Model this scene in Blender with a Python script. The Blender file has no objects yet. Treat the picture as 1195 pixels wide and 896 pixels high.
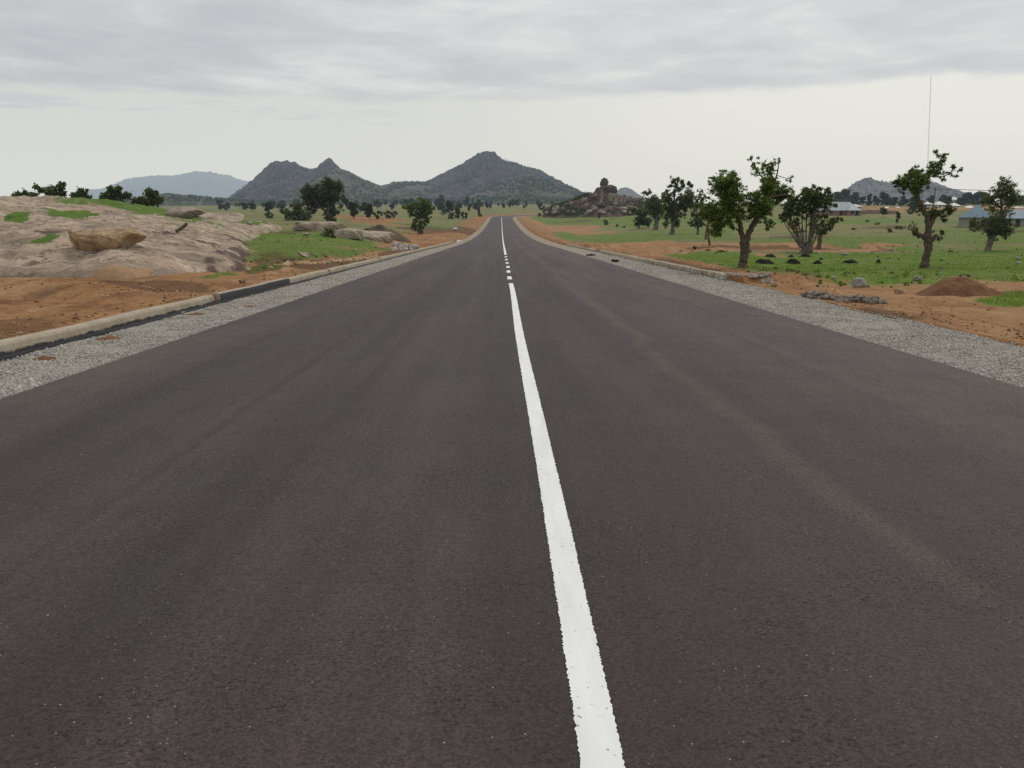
import bpy, math, random
import numpy as np
from mathutils import Vector

rng = np.random.default_rng(11)
random.seed(5)
COL = bpy.context.scene.collection
PI = math.pi

# ---------------------------------------------------------------- camera
FPX, CX, CY = 920.0, 597.5, 448.0            # focal length and centre in photo pixels
PITCH, YAW, EYE = math.radians(12.44), math.radians(0.78), 1.74
VF = np.array([math.sin(YAW) * math.cos(PITCH), math.cos(YAW) * math.cos(PITCH), -math.sin(PITCH)])
VR = np.array([math.cos(YAW), -math.sin(YAW), 0.0])
VU = np.cross(VR, VF)
EYEP = np.array([0, 0, EYE])


def sight(px, py):
    d = VF + (px - CX) / FPX * VR + (CY - py) / FPX * VU
    return d


def at_depth(px, py, Y):
    d = sight(px, py)
    return EYEP + d * (Y / d[1])


# ---------------------------------------------------------------- noise
def hash2(ix, iy, s):
    h = (ix.astype(np.int64) * 374761393 + iy.astype(np.int64) * 668265263 + s * 974711) & 0x7fffffff
    h = ((h ^ (h >> 13)) * 1274126177) & 0x7fffffff
    h = (h ^ (h >> 16)) & 0xffff
    return h / 65535.0


def vnoise(x, y, s=0):
    x = np.asarray(x, float); y = np.asarray(y, float)
    ix = np.floor(x); iy = np.floor(y)
    fx = x - ix; fy = y - iy
    fx = fx * fx * fx * (fx * (fx * 6 - 15) + 10); fy = fy * fy * fy * (fy * (fy * 6 - 15) + 10)
    a = hash2(ix, iy, s); b = hash2(ix + 1, iy, s); c = hash2(ix, iy + 1, s); d = hash2(ix + 1, iy + 1, s)
    return (a * (1 - fx) + b * fx) * (1 - fy) + (c * (1 - fx) + d * fx) * fy


def fbm(x, y, o=4, s=0, g=0.5):
    v = 0; a = 1; t = 0
    for k in range(o):
        v = v + a * vnoise(np.asarray(x) * 2.03 ** k + 17.3 * k, np.asarray(y) * 2.03 ** k - 9.1 * k, s + k); t += a; a *= g
    return v / t


def sst(a, b, x):
    t = np.clip((np.asarray(x, float) - a) / (b - a), 0, 1)
    return t * t * (3 - 2 * t)


def pchip(xs, ys):
    xs = np.array(xs, float); ys = np.array(ys, float)
    h = np.diff(xs); dl = np.diff(ys) / h
    m = np.zeros_like(ys); m[0] = dl[0]; m[-1] = dl[-1]
    for i in range(1, len(xs) - 1):
        m[i] = (dl[i - 1] * h[i] + dl[i] * h[i - 1]) / (h[i] + h[i - 1])

    def f(x):
        x = np.asarray(x, float); xc = np.clip(x, xs[0], xs[-1])
        i = np.clip(np.searchsorted(xs, xc) - 1, 0, len(xs) - 2)
        t = (xc - xs[i]) / h[i]
        r = ((2 * t ** 3 - 3 * t ** 2 + 1) * ys[i] + (t ** 3 - 2 * t ** 2 + t) * h[i] * m[i] + (-2 * t ** 3 + 3 * t ** 2) * ys[i + 1] + (t ** 3 - t ** 2) * h[i] * m[i + 1])
        return r
    return f


# ---------------------------------------------------------------- ground heights
ROADZ = pchip([-200, -60, -20, 0, 8, 17, 24, 49, 80, 107, 160, 230, 290, 358, 425, 464, 490, 600, 900, 1400, 2000, 2600, 4000, 9000],
              [4, 1.5, .52, 0, -.20, -.43, -.60, -1.22, -2.0, -2.7, -3.6, -4.0, -3.75, -3.08, -2.1, -1.15, -.45, 1.2, 5, 10.5, 17, 22, 22, 22])
LEFTZ = pchip([-200, -60, 0, 10, 20, 45, 70, 100, 150, 300, 600, 1000, 1600, 2200, 4000, 9000],
              [4, 1.5, 0.1, -.1, -.45, -.95, -.5, -.3, -1.0, -.5, 1.2, 5.0, 12, 19, 22, 22])
RIGHTZ = pchip([-200, -60, 0, 10, 20, 40, 60, 100, 150, 210, 330, 600, 800, 1500, 2600, 4000, 9000],
               [4, 1.5, 0.1, -.15, -.5, -1.1, -1.55, -2.1, -2.5, -2.6, -.6, 5.2, 8, 12, 18, 20, 20])
XC = 0.40                                     # road centre
RB, YB, ABEND = 60.0, 425.0, math.radians(78)  # far bend to the right


def road_sd(X, Y):
    """signed distance from the road centre line, right positive, and the distance travelled"""
    X = np.asarray(X, float); Y = np.asarray(Y, float)
    d1 = X - XC
    cxr = XC + RB
    r = np.hypot(X - cxr, Y - YB); a = np.arctan2(Y - YB, cxr - X)
    d2 = RB - r
    ex = cxr - RB * math.cos(ABEND); ey = YB + RB * math.sin(ABEND)
    tx, ty = math.sin(ABEND), math.cos(ABEND)
    q = (X - ex) * tx + (Y - ey) * ty
    d3 = (X - ex) * ty - (Y - ey) * tx
    d = np.where(Y <= YB, d1, np.where((a < ABEND) & (a > 0), d2, np.where(q > 0, d3, 999.0)))
    return np.where((Y <= YB) & (X > 40) & (Y > YB - 90), 999.0, d)


def zbase(X, Y):
    a = np.asarray(X, float) / np.maximum(np.asarray(Y, float), 25.0)
    wr = sst(.06, .30, a); wl = sst(.05, .22, -a)
    return ROADZ(Y) * (1 - wr - wl) + RIGHTZ(Y) * wr + LEFTZ(Y) * wl


KL, KR = -7.05, 8.05                          # kerb faces
HEAPS = []                                    # (x, y, rx, ry, h) swells of the ground


def zterrain(X, Y, detail=True):
    X = np.asarray(X, float); Y = np.asarray(Y, float)
    b = zbase(X, Y)
    sd = road_sd(X, Y)
    dist = np.hypot(X, Y)
    off = np.where(sd < 0, -(sd + XC - KL), sd + XC - KR)        # distance outside the kerb line
    off = np.where(np.abs(sd) > 500, 500, off)
    n = 0
    if detail:
        n = (fbm(X * .12, Y * .12, 4, 3) - .5) * .55 * sst(0, 14, off) * (1 + 1.2 * sst(120, 500, dist))
        n = n + (fbm(X * .9, Y * .9, 3, 8) - .5) * .16 * sst(0, 1.5, off) * (1 - sst(60, 120, dist))
        n = n + (fbm(X * 2.6, Y * 1.8, 3, 15, .6) - .5) * .10 * sst(.15, .9, off) * (1 - sst(35, 60, dist))
        n = n + .05 * np.sin((X + .5 * np.sin(Y * .3) + .25 * Y * .2) * 3.1) * sst(1.5, 3, off) * (1 - sst(30, 45, Y)) * (X < 0) * sst(.40, .6, fbm(X * .15, Y * .1, 3, 19))
        # wheel ruts in the soil along the right verge
        rut = np.sin((X - 8.6 + .6 * np.sin(Y * .21)) * 4.3) * .035 * sst(.2, 1, off) * (1 - sst(3, 5, off)) * sst(-1, 0, X)
        n = n + rut * (1 - sst(40, 60, Y))
    top = ROADZ(np.where(Y > YB, Y, Y)) + .16
    near_w = 1 - sst(.6, 9 + .02 * dist, off)
    left_lift = np.where(sd < 0, .10 * sst(.3, 3, off) * (1 - sst(4, 12, off)), 0)
    verge_r = np.where((sd > 0) & (Y < 27), -.17, 0)             # no kerb here: the soil meets the stones
    z = (top + verge_r) * near_w + b * (1 - near_w) + n + left_lift
    # red cutting banks beside the far road
    z = z + .7 * np.exp(-((off - 5) / 3.5) ** 2) * sst(120, 170, Y) * (1 - sst(380, 430, Y)) * (off > 0)
    for (hx, hy, rx, ry, hh) in HEAPS:
        q = ((X - hx) / rx) ** 2 + ((Y - hy) / ry) ** 2
        z = z + hh * np.maximum(0, 1 - q) ** 1.3
    inside = 1 - sst(.06, .16, off)
    z = z * (1 - inside) + (ROADZ(np.where(Y > YB, Y, Y)) - .30) * inside
    return z


# ---------------------------------------------------------------- object helpers
def tag(o, label=None, cat=None, group=None, kind=None):
    if label: o['label'] = label
    if cat: o['category'] = cat
    if group: o['group'] = group
    if kind: o['kind'] = kind
    return o


def empty(name, loc, rz=0, parent=None):
    o = bpy.data.objects.new(name, None); COL.objects.link(o)
    o.location = [float(v) for v in loc]; o.rotation_euler = (0, 0, rz); o.empty_display_size = .2
    if parent: o.parent = parent
    return o


def mesh_data(name, V, F, mat=None, smooth=False, cols=None, mats=None, midx=None):
    me = bpy.data.meshes.new(name)
    V = np.asarray(V, np.float32)
    if isinstance(F, np.ndarray): F = [F]
    F = [np.asarray(f, np.int32) for f in F if len(f)]
    loops = np.concatenate([f.ravel() for f in F])
    tot = np.concatenate([np.full(len(f), f.shape[1], np.int32) for f in F])
    st = np.concatenate([[0], np.cumsum(tot)[:-1]]).astype(np.int32)
    me.vertices.add(len(V)); me.vertices.foreach_set('co', V.ravel())
    me.loops.add(len(loops)); me.loops.foreach_set('vertex_index', loops)
    me.polygons.add(len(tot)); me.polygons.foreach_set('loop_start', st)
    try: me.polygons.foreach_set('loop_total', tot)
    except Exception: pass
    me.polygons.foreach_set('use_smooth', np.full(len(tot), smooth, bool))
    for m in (mats or ([mat] if mat else [])): me.materials.append(m)
    if midx is not None: me.polygons.foreach_set('material_index', np.asarray(midx, np.int32))
    if cols:
        for k, c in cols.items():
            at = me.color_attributes.new(k, 'FLOAT_COLOR', 'POINT')
            c4 = np.ones((len(V), 4), np.float32); c4[:, :c.shape[1]] = c
            at.data.foreach_set('color', c4.ravel())
    me.update(calc_edges=True); me.validate()
    return me


def mk(name, V, F, mat=None, parent=None, smooth=False, loc=None, cols=None, **k):
    o = bpy.data.objects.new(name, mesh_data(name, V, F, mat, smooth, cols, **k)); COL.objects.link(o)
    if parent: o.parent = parent
    if loc is not None: o.location = [float(v) for v in loc]
    return o


def grid_faces(nr, nc, wrap=False):
    i = np.arange(nr - 1)[:, None]; j = np.arange(nc if wrap else nc - 1)[None, :]
    a = i * nc + j; b = i * nc + (j + 1) % nc
    return np.stack([a, b, b + nc, a + nc], -1).reshape(-1, 4)


class MB:
    """collects quads into one mesh"""
    def __init__(s): s.V = []; s.F = []; s.T = []; s.n = 0
    def add(s, V, F):
        V = np.asarray(V, float).reshape(-1, 3); F = np.asarray(F)
        s.V.append(V); (s.F if F.shape[1] == 4 else s.T).append(F + s.n); s.n += len(V)
    def box(s, x0, x1, y0, y1, z0, z1):
        V = [(x0, y0, z0), (x1, y0, z0), (x1, y1, z0), (x0, y1, z0), (x0, y0, z1), (x1, y0, z1), (x1, y1, z1), (x0, y1, z1)]
        s.add(V, [(0, 3, 2, 1), (4, 5, 6, 7), (0, 1, 5, 4), (1, 2, 6, 5), (2, 3, 7, 6), (3, 0, 4, 7)])
    def tube(s, P, R, n=7, jit=0.0, cap=True):
        P = np.asarray(P, float); R = np.asarray(R, float)
        T = np.gradient(P, axis=0); T /= np.maximum(np.linalg.norm(T, axis=1, keepdims=True), 1e-9)
        ref = np.array([.31, .95, .1]); A = np.cross(T, ref); A /= np.maximum(np.linalg.norm(A, axis=1, keepdims=True), 1e-9)
        B = np.cross(T, A)
        th = np.linspace(0, 2 * PI, n, endpoint=False)
        rr = R[:, None] * (1 + jit * (rng.random((len(P), n)) - .5))
        V = P[:, None] + rr[..., None] * (np.cos(th)[None, :, None] * A[:, None] + np.sin(th)[None, :, None] * B[:, None])
        s.add(V.reshape(-1, 3), grid_faces(len(P), n, True))
        if cap:
            k = s.n
            s.V.append(P[-1:]); s.T.append(np.array([(k - n + i, k - n + (i + 1) % n, k) for i in range(n)])); s.n += 1
    def build(s, name, mat, parent=None, smooth=False, loc=None):
        F = []
        if s.F: F.append(np.concatenate(s.F))
        if s.T: F.append(np.concatenate(s.T))
        return mk(name, np.concatenate(s.V), F, mat, parent, smooth, loc)


def smooth_path(P, k=5):
    P = np.asarray(P, float)
    if len(P) < 3:
        t = np.linspace(0, 1, k + 1)[:, None]; return P[0] * (1 - t) + P[-1] * t
    Q = np.vstack([2 * P[0] - P[1], P, 2 * P[-1] - P[-2]]); out = []
    for i in range(1, len(Q) - 2):
        for t in np.linspace(0, 1, k, endpoint=False):
            a, b, c, d = Q[i - 1], Q[i], Q[i + 1], Q[i + 2]
            out.append(.5 * (2 * b + (c - a) * t + (2 * a - 5 * b + 4 * c - d) * t * t + (3 * b - a - 3 * c + d) * t ** 3))
    out.append(P[-1]); return np.array(out)


# ---------------------------------------------------------------- materials
class NT:
    def __init__(s, name, world=False):
        if world:
            s.m = bpy.data.worlds.new(name); s.m.use_nodes = True
        else:
            s.m = bpy.data.materials.new(name); s.m.use_nodes = True
        s.t = s.m.node_tree; s.t.nodes.clear()
        s.out = s.t.nodes.new('ShaderNodeOutputWorld' if world else 'ShaderNodeOutputMaterial')
    def n(s, typ, ins=None, **pr):
        nd = s.t.nodes.new(typ)
        for k, v in pr.items(): setattr(nd, k, v)
        for k, v in (ins or {}).items(): s.put(nd.inputs[k], v)
        return nd
    def put(s, sock, v):
        if hasattr(v, 'is_output'): s.t.links.new(v, sock)
        elif isinstance(v, tuple) and len(v) == 3 and sock.type == 'RGBA': sock.default_value = (*v, 1)
        else: sock.default_value = v
    def math(s, op, a, b=None, c=None, clamp=False):
        nd = s.n('ShaderNodeMath', operation=op, use_clamp=clamp); s.put(nd.inputs[0], a)
        if b is not None: s.put(nd.inputs[1], b)
        if c is not None: s.put(nd.inputs[2], c)
        return nd.outputs[0]
    def mapr(s, v, a, b, c=0.0, d=1.0, smooth=True):
        nd = s.n('ShaderNodeMapRange', {'Value': v, 'From Min': a, 'From Max': b, 'To Min': c, 'To Max': d}, interpolation_type='SMOOTHSTEP' if smooth else 'LINEAR')
        return nd.outputs[0]
    def mix(s, f, a, b, mode='MIX'):
        nd = s.n('ShaderNodeMix', data_type='RGBA', blend_type=mode); s.put(nd.inputs[0], f); s.put(nd.inputs[6], a); s.put(nd.inputs[7], b)
        return nd.outputs[2]
    def noise(s, co, scale, detail=3, rough=.55, dist=0.0):
        return s.n('ShaderNodeTexNoise', {'Vector': co, 'Scale': scale, 'Detail': detail, 'Roughness': rough, 'Distortion': dist}).outputs[0]
    def vor(s, co, scale, out='Color', feature='F1'):
        return s.n('ShaderNodeTexVoronoi', {'Vector': co, 'Scale': scale}, feature=feature).outputs[out]
    def scale(s, co, x, y, z):
        return s.n('ShaderNodeMapping', {'Vector': co, 'Scale': (x, y, z)}).outputs[0]
    def pos(s): return s.n('ShaderNodeNewGeometry').outputs['Position']
    def obj(s): return s.n('ShaderNodeTexCoord').outputs['Object']
    def island(s): return s.n('ShaderNodeNewGeometry').outputs['Random Per Island']
    def orand(s): return s.n('ShaderNodeObjectInfo').outputs['Random']
    def attr(s, name): 
        a = s.n('ShaderNodeVertexColor', layer_name=name); return s.n('ShaderNodeSeparateColor', {'Color': a.outputs[0]}).outputs
    def sep(s, v): return s.n('ShaderNodeSeparateXYZ', {'Vector': v}).outputs
    def ramp(s, f, stops):
        nd = s.n('ShaderNodeValToRGB', {'Fac': f}); cr = nd.color_ramp
        while len(cr.elements) < len(stops): cr.elements.new(.5)
        for e, (p, c) in zip(cr.elements, stops): e.position = p; e.color = (*c, 1)
        return nd.outputs[0]
    def bump(s, h, strength=.5, dist=.02, normal=None):
        d = {'Height': h, 'Strength': strength, 'Distance': dist}
        if normal: d['Normal'] = normal
        return s.n('ShaderNodeBump', d).outputs[0]
    def principled(s, color, rough=.9, normal=None, spec=.3, **k):
        d = {'Base Color': color, 'Roughness': rough, 'Specular IOR Level': spec}
        if normal: d['Normal'] = normal
        d.update(k)
        b = s.n('ShaderNodeBsdfPrincipled', d).outputs[0]
        s.surface(b); return s.m
    def surface(s, b): s.t.links.new(b, s.out.inputs[0])


def simple(name, color, rough=.9, var=.25, scale=3.0, bump=0.0, spec=.25, metallic=0.0):
    t = NT(name); o = t.obj()
    v = t.noise(o, scale, 5, .6)
    c = t.mix(1.0, color, t.ramp(v, [(.25, (1 - var,) * 3), (.75, (1 + var * .6,) * 3)]), 'MULTIPLY')
    nm = t.bump(t.noise(o, scale * 8, 4, .6), bump, .05) if bump else None
    return t.principled(c, rough, nm, spec, Metallic=metallic)


def m_asphalt():
    t = NT('asphalt'); p = t.pos(); xyz = t.sep(p)
    big = t.noise(t.scale(p, .9, .035, 1), 1.0, 5, .6)
    mid = t.noise(t.scale(p, 3.2, .07, 1), 1.0, 5, .65)
    blot = t.noise(p, 1.6, 6, .7)
    base = t.ramp(big, [(.30, (.0355, .0242, .0256)), (.5, (.0485, .0338, .0354)), (.70, (.0640, .0462, .0470))])
    base = t.mix(1.0, base, t.ramp(mid, [(.28, (.74, .74, .74)), (.72, (1.26, 1.25, 1.24))]), 'MULTIPLY')
    base = t.mix(1.0, base, t.ramp(blot, [(.3, (.92, .915, .915)), (.7, (1.07, 1.07, 1.07))]), 'MULTIPLY')
    # wheel paths, worn a little darker and smoother
    for x0, w_, a_ in ((-3.75, .5, .16), (-1.75, .5, .22), (1.75, .45, .14), (3.7, .5, .18)):
        q = t.mapr(t.math('ABSOLUTE', t.math('ADD', xyz[0], t.math('SUBTRACT', t.math('MULTIPLY', t.noise(t.scale(p, 0, .06, 0), 1.0, 2), .5), x0 + .25))), w_, .08)
        base = t.mix(t.math('MULTIPLY', q, t.mapr(t.noise(t.scale(p, 4, .05, 1), 1.0, 3), .35, .65, a_ * .4, a_ * 2)), base, (.030, .0225, .023))
    # seams left by the paver
    for x0, w_ in ((-2.55, .05), (3.05, .05), (4.6, .03), (-3.9, .03)):
        q = t.mapr(t.math('ABSOLUTE', t.math('ADD', xyz[0], t.math('ADD', t.math('MULTIPLY', t.noise(t.scale(p, 0, .4, 0), 1.0, 4), .22), -x0 - .11))), w_ * 2.2, 0)
        base = t.mix(t.math('MULTIPLY', q, t.mapr(mid, .35, .6, .1, .5)), base, (.030, .024, .023))
    # dusty tan tracks, mostly in the right lane
    st = t.noise(t.scale(p, .55, .06, 1), 1.3, 5, .62)
    patchy = t.noise(p, 1.1, 4, .6)
    dr = t.mapr(xyz[0], .8, 5.6); dl = t.mapr(xyz[0], -3.4, -5.2)
    wob = t.math('MULTIPLY', t.math('SUBTRACT', t.noise(t.scale(p, 0, .16, 0), 1.0, 3), .5), 1.2)
    track = t.mapr(t.math('ABSOLUTE', t.math('ADD', t.math('SUBTRACT', xyz[0], 2.25), wob)), .22, .01)
    dust = t.math('MULTIPLY', t.math('ADD', dr, dl, clamp=True), t.mapr(st, .36, .62))
    dust = t.math('MULTIPLY', t.math('MAXIMUM', dust, t.math('MULTIPLY', track, .85)), t.mapr(patchy, .20, .52))
    base = t.mix(t.math('MULTIPLY', dust, .50), base, (.098, .079, .050))
    gp = t.mapr(t.noise(p, .7, 6, .7), .50, .66)
    base = t.mix(t.math('MULTIPLY', t.math('MULTIPLY', gp, t.mapr(xyz[0], 1.5, -.5)), .5), base, (.037, .0375, .035))
    # aggregate
    sp = t.n('ShaderNodeSeparateColor', {'Color': t.vor(p, 105)}).outputs
    base = t.mix(.85, base, t.mix(1.0, base, t.ramp(sp[0], [(0, (.52, .52, .52)), (.5, (1, 1, 1)), (1, (1.45, 1.43, 1.40))]), 'MULTIPLY'))
    sp2 = t.n('ShaderNodeSeparateColor', {'Color': t.vor(p, 110)}).outputs
    cell = t.vor(p, 110, 'Distance')
    cl = t.mapr(t.noise(p, 1.3, 4, .6), .40, .62)
    light = t.math('MULTIPLY', t.math('GREATER_THAN', sp2[1], t.math('SUBTRACT', .998, t.math('MULTIPLY', cl, .010))), t.math('LESS_THAN', cell, .38))
    base = t.mix(t.math('MULTIPLY', light, t.mapr(sp2[0], 0, 1, .2, .95)), base, (.34, .32, .29))
    # open, pitted texture in patches
    pit = t.math('MULTIPLY', t.mapr(t.noise(t.scale(p, 44, 70, 40), 1.0, 3, .7), .585, .635), t.mapr(cl, 0, 1, .12, 1))
    pit2 = t.math('MULTIPLY', t.mapr(t.noise(t.scale(p, 17, 48, 16), 1.0, 3, .65), .665, .695), .9)
    pit = t.math('MAXIMUM', pit, pit2)
    base = t.mix(t.math('MULTIPLY', pit, .85), base, (.011, .008, .008))
    hgt = t.math('SUBTRACT', t.math('ADD', t.math('MULTIPLY', sp[0], .45), t.noise(p, 60, 4, .7)), t.math('MULTIPLY', pit, 1.4))
    return t.principled(base, t.mapr(mid, .2, .8, .66, .82), t.bump(hgt, .7, .007), .28)


def m_paint():
    t = NT('road_paint'); p = t.pos()
    n = t.noise(t.scale(p, 5, .8, 1), 2.0, 5, .6)
    c = t.ramp(n, [(.3, (.66, .67, .655)), (.7, (.76, .77, .755))])
    pit = t.mapr(t.noise(p, 42, 2, .5), .685, .72)
    c = t.mix(t.math('MULTIPLY', pit, .75), c, (.10, .09, .085))
    return t.principled(c, .7, t.bump(t.noise(p, 90, 3), .3, .004), .3)


def m_gravel(name='gravel'):
    t = NT(name); p = t.pos()
    v = t.n('ShaderNodeSeparateColor', {'Color': t.vor(p, 34)}).outputs
    v2 = t.n('ShaderNodeSeparateColor', {'Color': t.vor(p, 46)}).outputs
    c = t.ramp(v[0], [(0, (.19, .175, .15)), (.5, (.32, .30, .26)), (1, (.47, .445, .39))])
    c = t.mix(.4, c, t.ramp(v2[1], [(0, (.10, .09, .08)), (1, (.36, .345, .31))]))
    d = t.vor(p, 34, 'Distance')
    c = t.mix(t.mapr(d, .45, .8, 0, .7), c, (.07, .06, .05))
    soil = t.mapr(t.noise(p, .8, 5, .65), .58, .74)
    c = t.mix(t.math('MULTIPLY', soil, .55), c, (.22, .13, .075))
    worn = t.math('MULTIPLY', t.mapr(t.sep(p)[1], 35.0, 110.0), t.mapr(t.noise(p, .35, 4, .6), .2, .6, .45, .85))
    c = t.mix(worn, c, (.27, .205, .14))
    return t.principled(c, .95, t.bump(d, -.9, .03), .2)


def m_stone():
    t = NT('gravel_stone'); r = t.island()
    c = t.ramp(r, [(0, (.15, .135, .115)), (.25, (.30, .275, .235)), (.75, (.40, .375, .325)), (1, (.54, .51, .45))])
    return t.principled(c, .9, None, .25)


def m_ground():
    t = NT('ground_soil'); p = t.pos(); a = t.attr('zones'); b = t.attr('extra')
    n1 = t.noise(p, .35, 6, .65); n2 = t.noise(p, 3.0, 5, .65); n3 = t.noise(p, 14, 4, .6)
    nb = t.noise(t.scale(p, .006, .035, 1), 1.0, 6, .65)
    far = t.ramp(nb, [(.28, (.085, .115, .036)), (.40, (.135, .148, .054)), (.52, (.195, .175, .078)), (.62, (.130, .150, .048)), (.75, (.23, .17, .09))])
    far = t.mix(1.0, far, t.ramp(n2, [(.2, (.72, .72, .72)), (.8, (1.22, 1.2, 1.18))]), 'MULTIPLY')
    far = t.mix(t.mapr(t.noise(p, .05, 5, .7), .50, .66, 0, .55), far, (.075, .095, .036))
    dirt = t.ramp(n1, [(.25, (.145, .063, .026)), (.45, (.235, .117, .047)), (.62, (.295, .163, .075)), (.8, (.35, .225, .12))])
    dirt = t.mix(1.0, dirt, t.ramp(n2, [(.22, (.66, .62, .58)), (.5, (1, 1, 1)), (.8, (1.16, 1.14, 1.12))]), 'MULTIPLY')
    dirt = t.mix(1.0, dirt, t.ramp(n3, [(.28, (.66, .63, .60)), (.5, (1, 1, 1)), (.7, (1.14, 1.14, 1.14))]), 'MULTIPLY')
    trk = t.noise(t.scale(p, 1.5, .16, 1), 1.3, 5, .65, .6)
    dirt = t.mix(t.mapr(trk, .50, .62, 0, .68), dirt, (.130, .060, .028))
    dirt = t.mix(t.mapr(trk, .46, .36, 0, .45), dirt, (.37, .235, .13))
    dirt = t.mix(t.mapr(t.noise(p, 5.5, 5, .7), .60, .70, 0, .55), dirt, (.10, .055, .03))
    dirt = t.mix(b[0], dirt, t.mix(.45, dirt, (.34, .205, .105)))                    # paler, sandier soil
    grass = t.ramp(n2, [(.25, (.060, .105, .016)), (.55, (.105, .170, .026)), (.8, (.155, .200, .045))])
    grass = t.mix(t.mapr(n1, .5, .72, 0, .6), grass, (.17, .165, .065))
    grass = t.mix(b[1], grass, t.ramp(n2, [(.25, (.085, .100, .034)), (.75, (.175, .175, .070))]))
    edge = t.math('ADD', t.math('MULTIPLY', t.math('SUBTRACT', n2, .5), .9), t.math('MULTIPLY', t.math('SUBTRACT', n3, .5), .5))
    fd = t.mapr(t.math('ADD', a[0], edge), .38, .62); fg = t.mapr(t.math('ADD', a[1], edge), .38, .62)
    c = t.mix(fd, far, dirt); c = t.mix(fg, c, grass)
    dk = t.mapr(t.math('ADD', a[2], t.math('MULTIPLY', edge, .8)), .35, .7)
    c = t.mix(t.math('MULTIPLY', dk, .72), c, (.085, .045, .024))
    h = t.math('ADD', t.math('MULTIPLY', n2, 1.0), t.math('MULTIPLY', n3, .35))
    return t.principled(c, .95, t.bump(h, .55, .14), .12)


def m_granite():
    t = NT('granite'); p = t.pos(); a = t.attr('zones')
    w = t.n('ShaderNodeVectorMath', {0: t.scale(p, .5, .9, 1.2), 1: t.n('ShaderNodeTexNoise', {'Vector': p, 'Scale': .25, 'Detail': 3.0}).outputs['Color']}, operation='ADD').outputs[0]
    n1 = t.noise(w, .9, 8, .68); n2 = t.noise(p, 1.6, 7, .7); n3 = t.noise(p, 12, 4, .6)
    c = t.ramp(n1, [(.26, (.23, .172, .125)), (.42, (.40, .308, .222)), (.58, (.51, .405, .298)), (.76, (.58, .48, .365))])
    c = t.mix(t.mapr(n2, .56, .72, 0, .8), c, (.145, .118, .105))
    c = t.mix(t.mapr(t.noise(t.scale(p, .35, 1.2, 1), .9, 6, .65), .54, .70, 0, .7), c, (.39, .25, .16))
    c = t.mix(t.mapr(t.noise(t.scale(w, 1, 2.6, 1), 1.2, 7, .76, 1.2), .50, .60, 0, .80), c, (.105, .080, .066))
    c = t.mix(t.mapr(t.noise(t.scale(p, .22, .5, .5), 1.0, 6, .7, .8), .44, .60, 0, .66), c, (.19, .150, .120))
    c = t.mix(1.0, c, t.ramp(n3, [(.25, (.8, .8, .8)), (.7, (1.08, 1.08, 1.08))]), 'MULTIPLY')
    ed = t.math('MULTIPLY', t.math('SUBTRACT', n2, .5), 1.1)
    c = t.mix(t.math('MULTIPLY', t.mapr(t.math('ADD', a[2], ed), .38, .62), .85), c, (.075, .052, .045))
    c = t.mix(t.mapr(t.math('ADD', a[0], ed), .35, .75, 0, .8), c, (.36, .21, .115))
    gr = t.ramp(n3, [(.25, (.06, .11, .018)), (.7, (.12, .185, .035))])
    c = t.mix(t.mapr(t.math('ADD', a[1], ed), .4, .6), c, gr)
    h = t.math('ADD', t.math('ADD', n1, t.math('MULTIPLY', n2, .5)), t.math('MULTIPLY', n3, .08))
    return t.principled(c, .95, t.bump(h, .7, .35), .15)


def m_rock(name, dark, mid, light, scale=1.0, bd=.1):
    t = NT(name); p = t.obj()
    n1 = t.noise(p, 1.3 * scale, 8, .68); n2 = t.noise(p, 7 * scale, 5, .65)
    c = t.ramp(n1, [(.3, dark), (.52, mid), (.75, light)])
    c = t.mix(1.0, c, t.ramp(n2, [(.25, (.7, .7, .7)), (.7, (1.12, 1.12, 1.12))]), 'MULTIPLY')
    r = t.orand(); c = t.mix(1.0, c, t.ramp(r, [(0, (.82, .82, .82)), (1, (1.15, 1.13, 1.1))]), 'MULTIPLY')
    return t.principled(c, .95, t.bump(t.math('ADD', n1, t.math('MULTIPLY', n2, .4)), .7, bd), .15)


def m_leaf(name, dark, mid, light, trans=.25):
    t = NT(name); r = t.island(); o = t.orand()
    big = t.noise(t.obj(), .7, 3)
    c = t.ramp(r, [(0, dark), (.55, mid), (1, light)])
    c = t.mix(1.0, c, t.ramp(big, [(.3, (.72, .78, .8)), (.7, (1.2, 1.16, .95))]), 'MULTIPLY')
    c = t.mix(1.0, c, t.ramp(o, [(0, (.85, .85, .85)), (1, (1.15, 1.12, 1.1))]), 'MULTIPLY')
    d = t.n('ShaderNodeBsdfPrincipled', {'Base Color': c, 'Roughness': .6, 'Specular IOR Level': .25}).outputs[0]
    tr = t.n('ShaderNodeBsdfTranslucent', {'Color': t.mix(1.0, c, (1.15, 1.25, .5), 'MULTIPLY')}).outputs[0]
    t.surface(t.n('ShaderNodeMixShader', {0: trans, 1: d, 2: tr}).outputs[0]); return t.m


def m_bark(name, a, b):
    t = NT(name); p = t.obj()
    n = t.noise(t.scale(p, 5, 5, 1.4), 2.2, 6, .7)
    c = t.ramp(n, [(.3, a), (.7, b)])
    return t.principled(c, .95, t.bump(n, .9, .06), .1)


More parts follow.
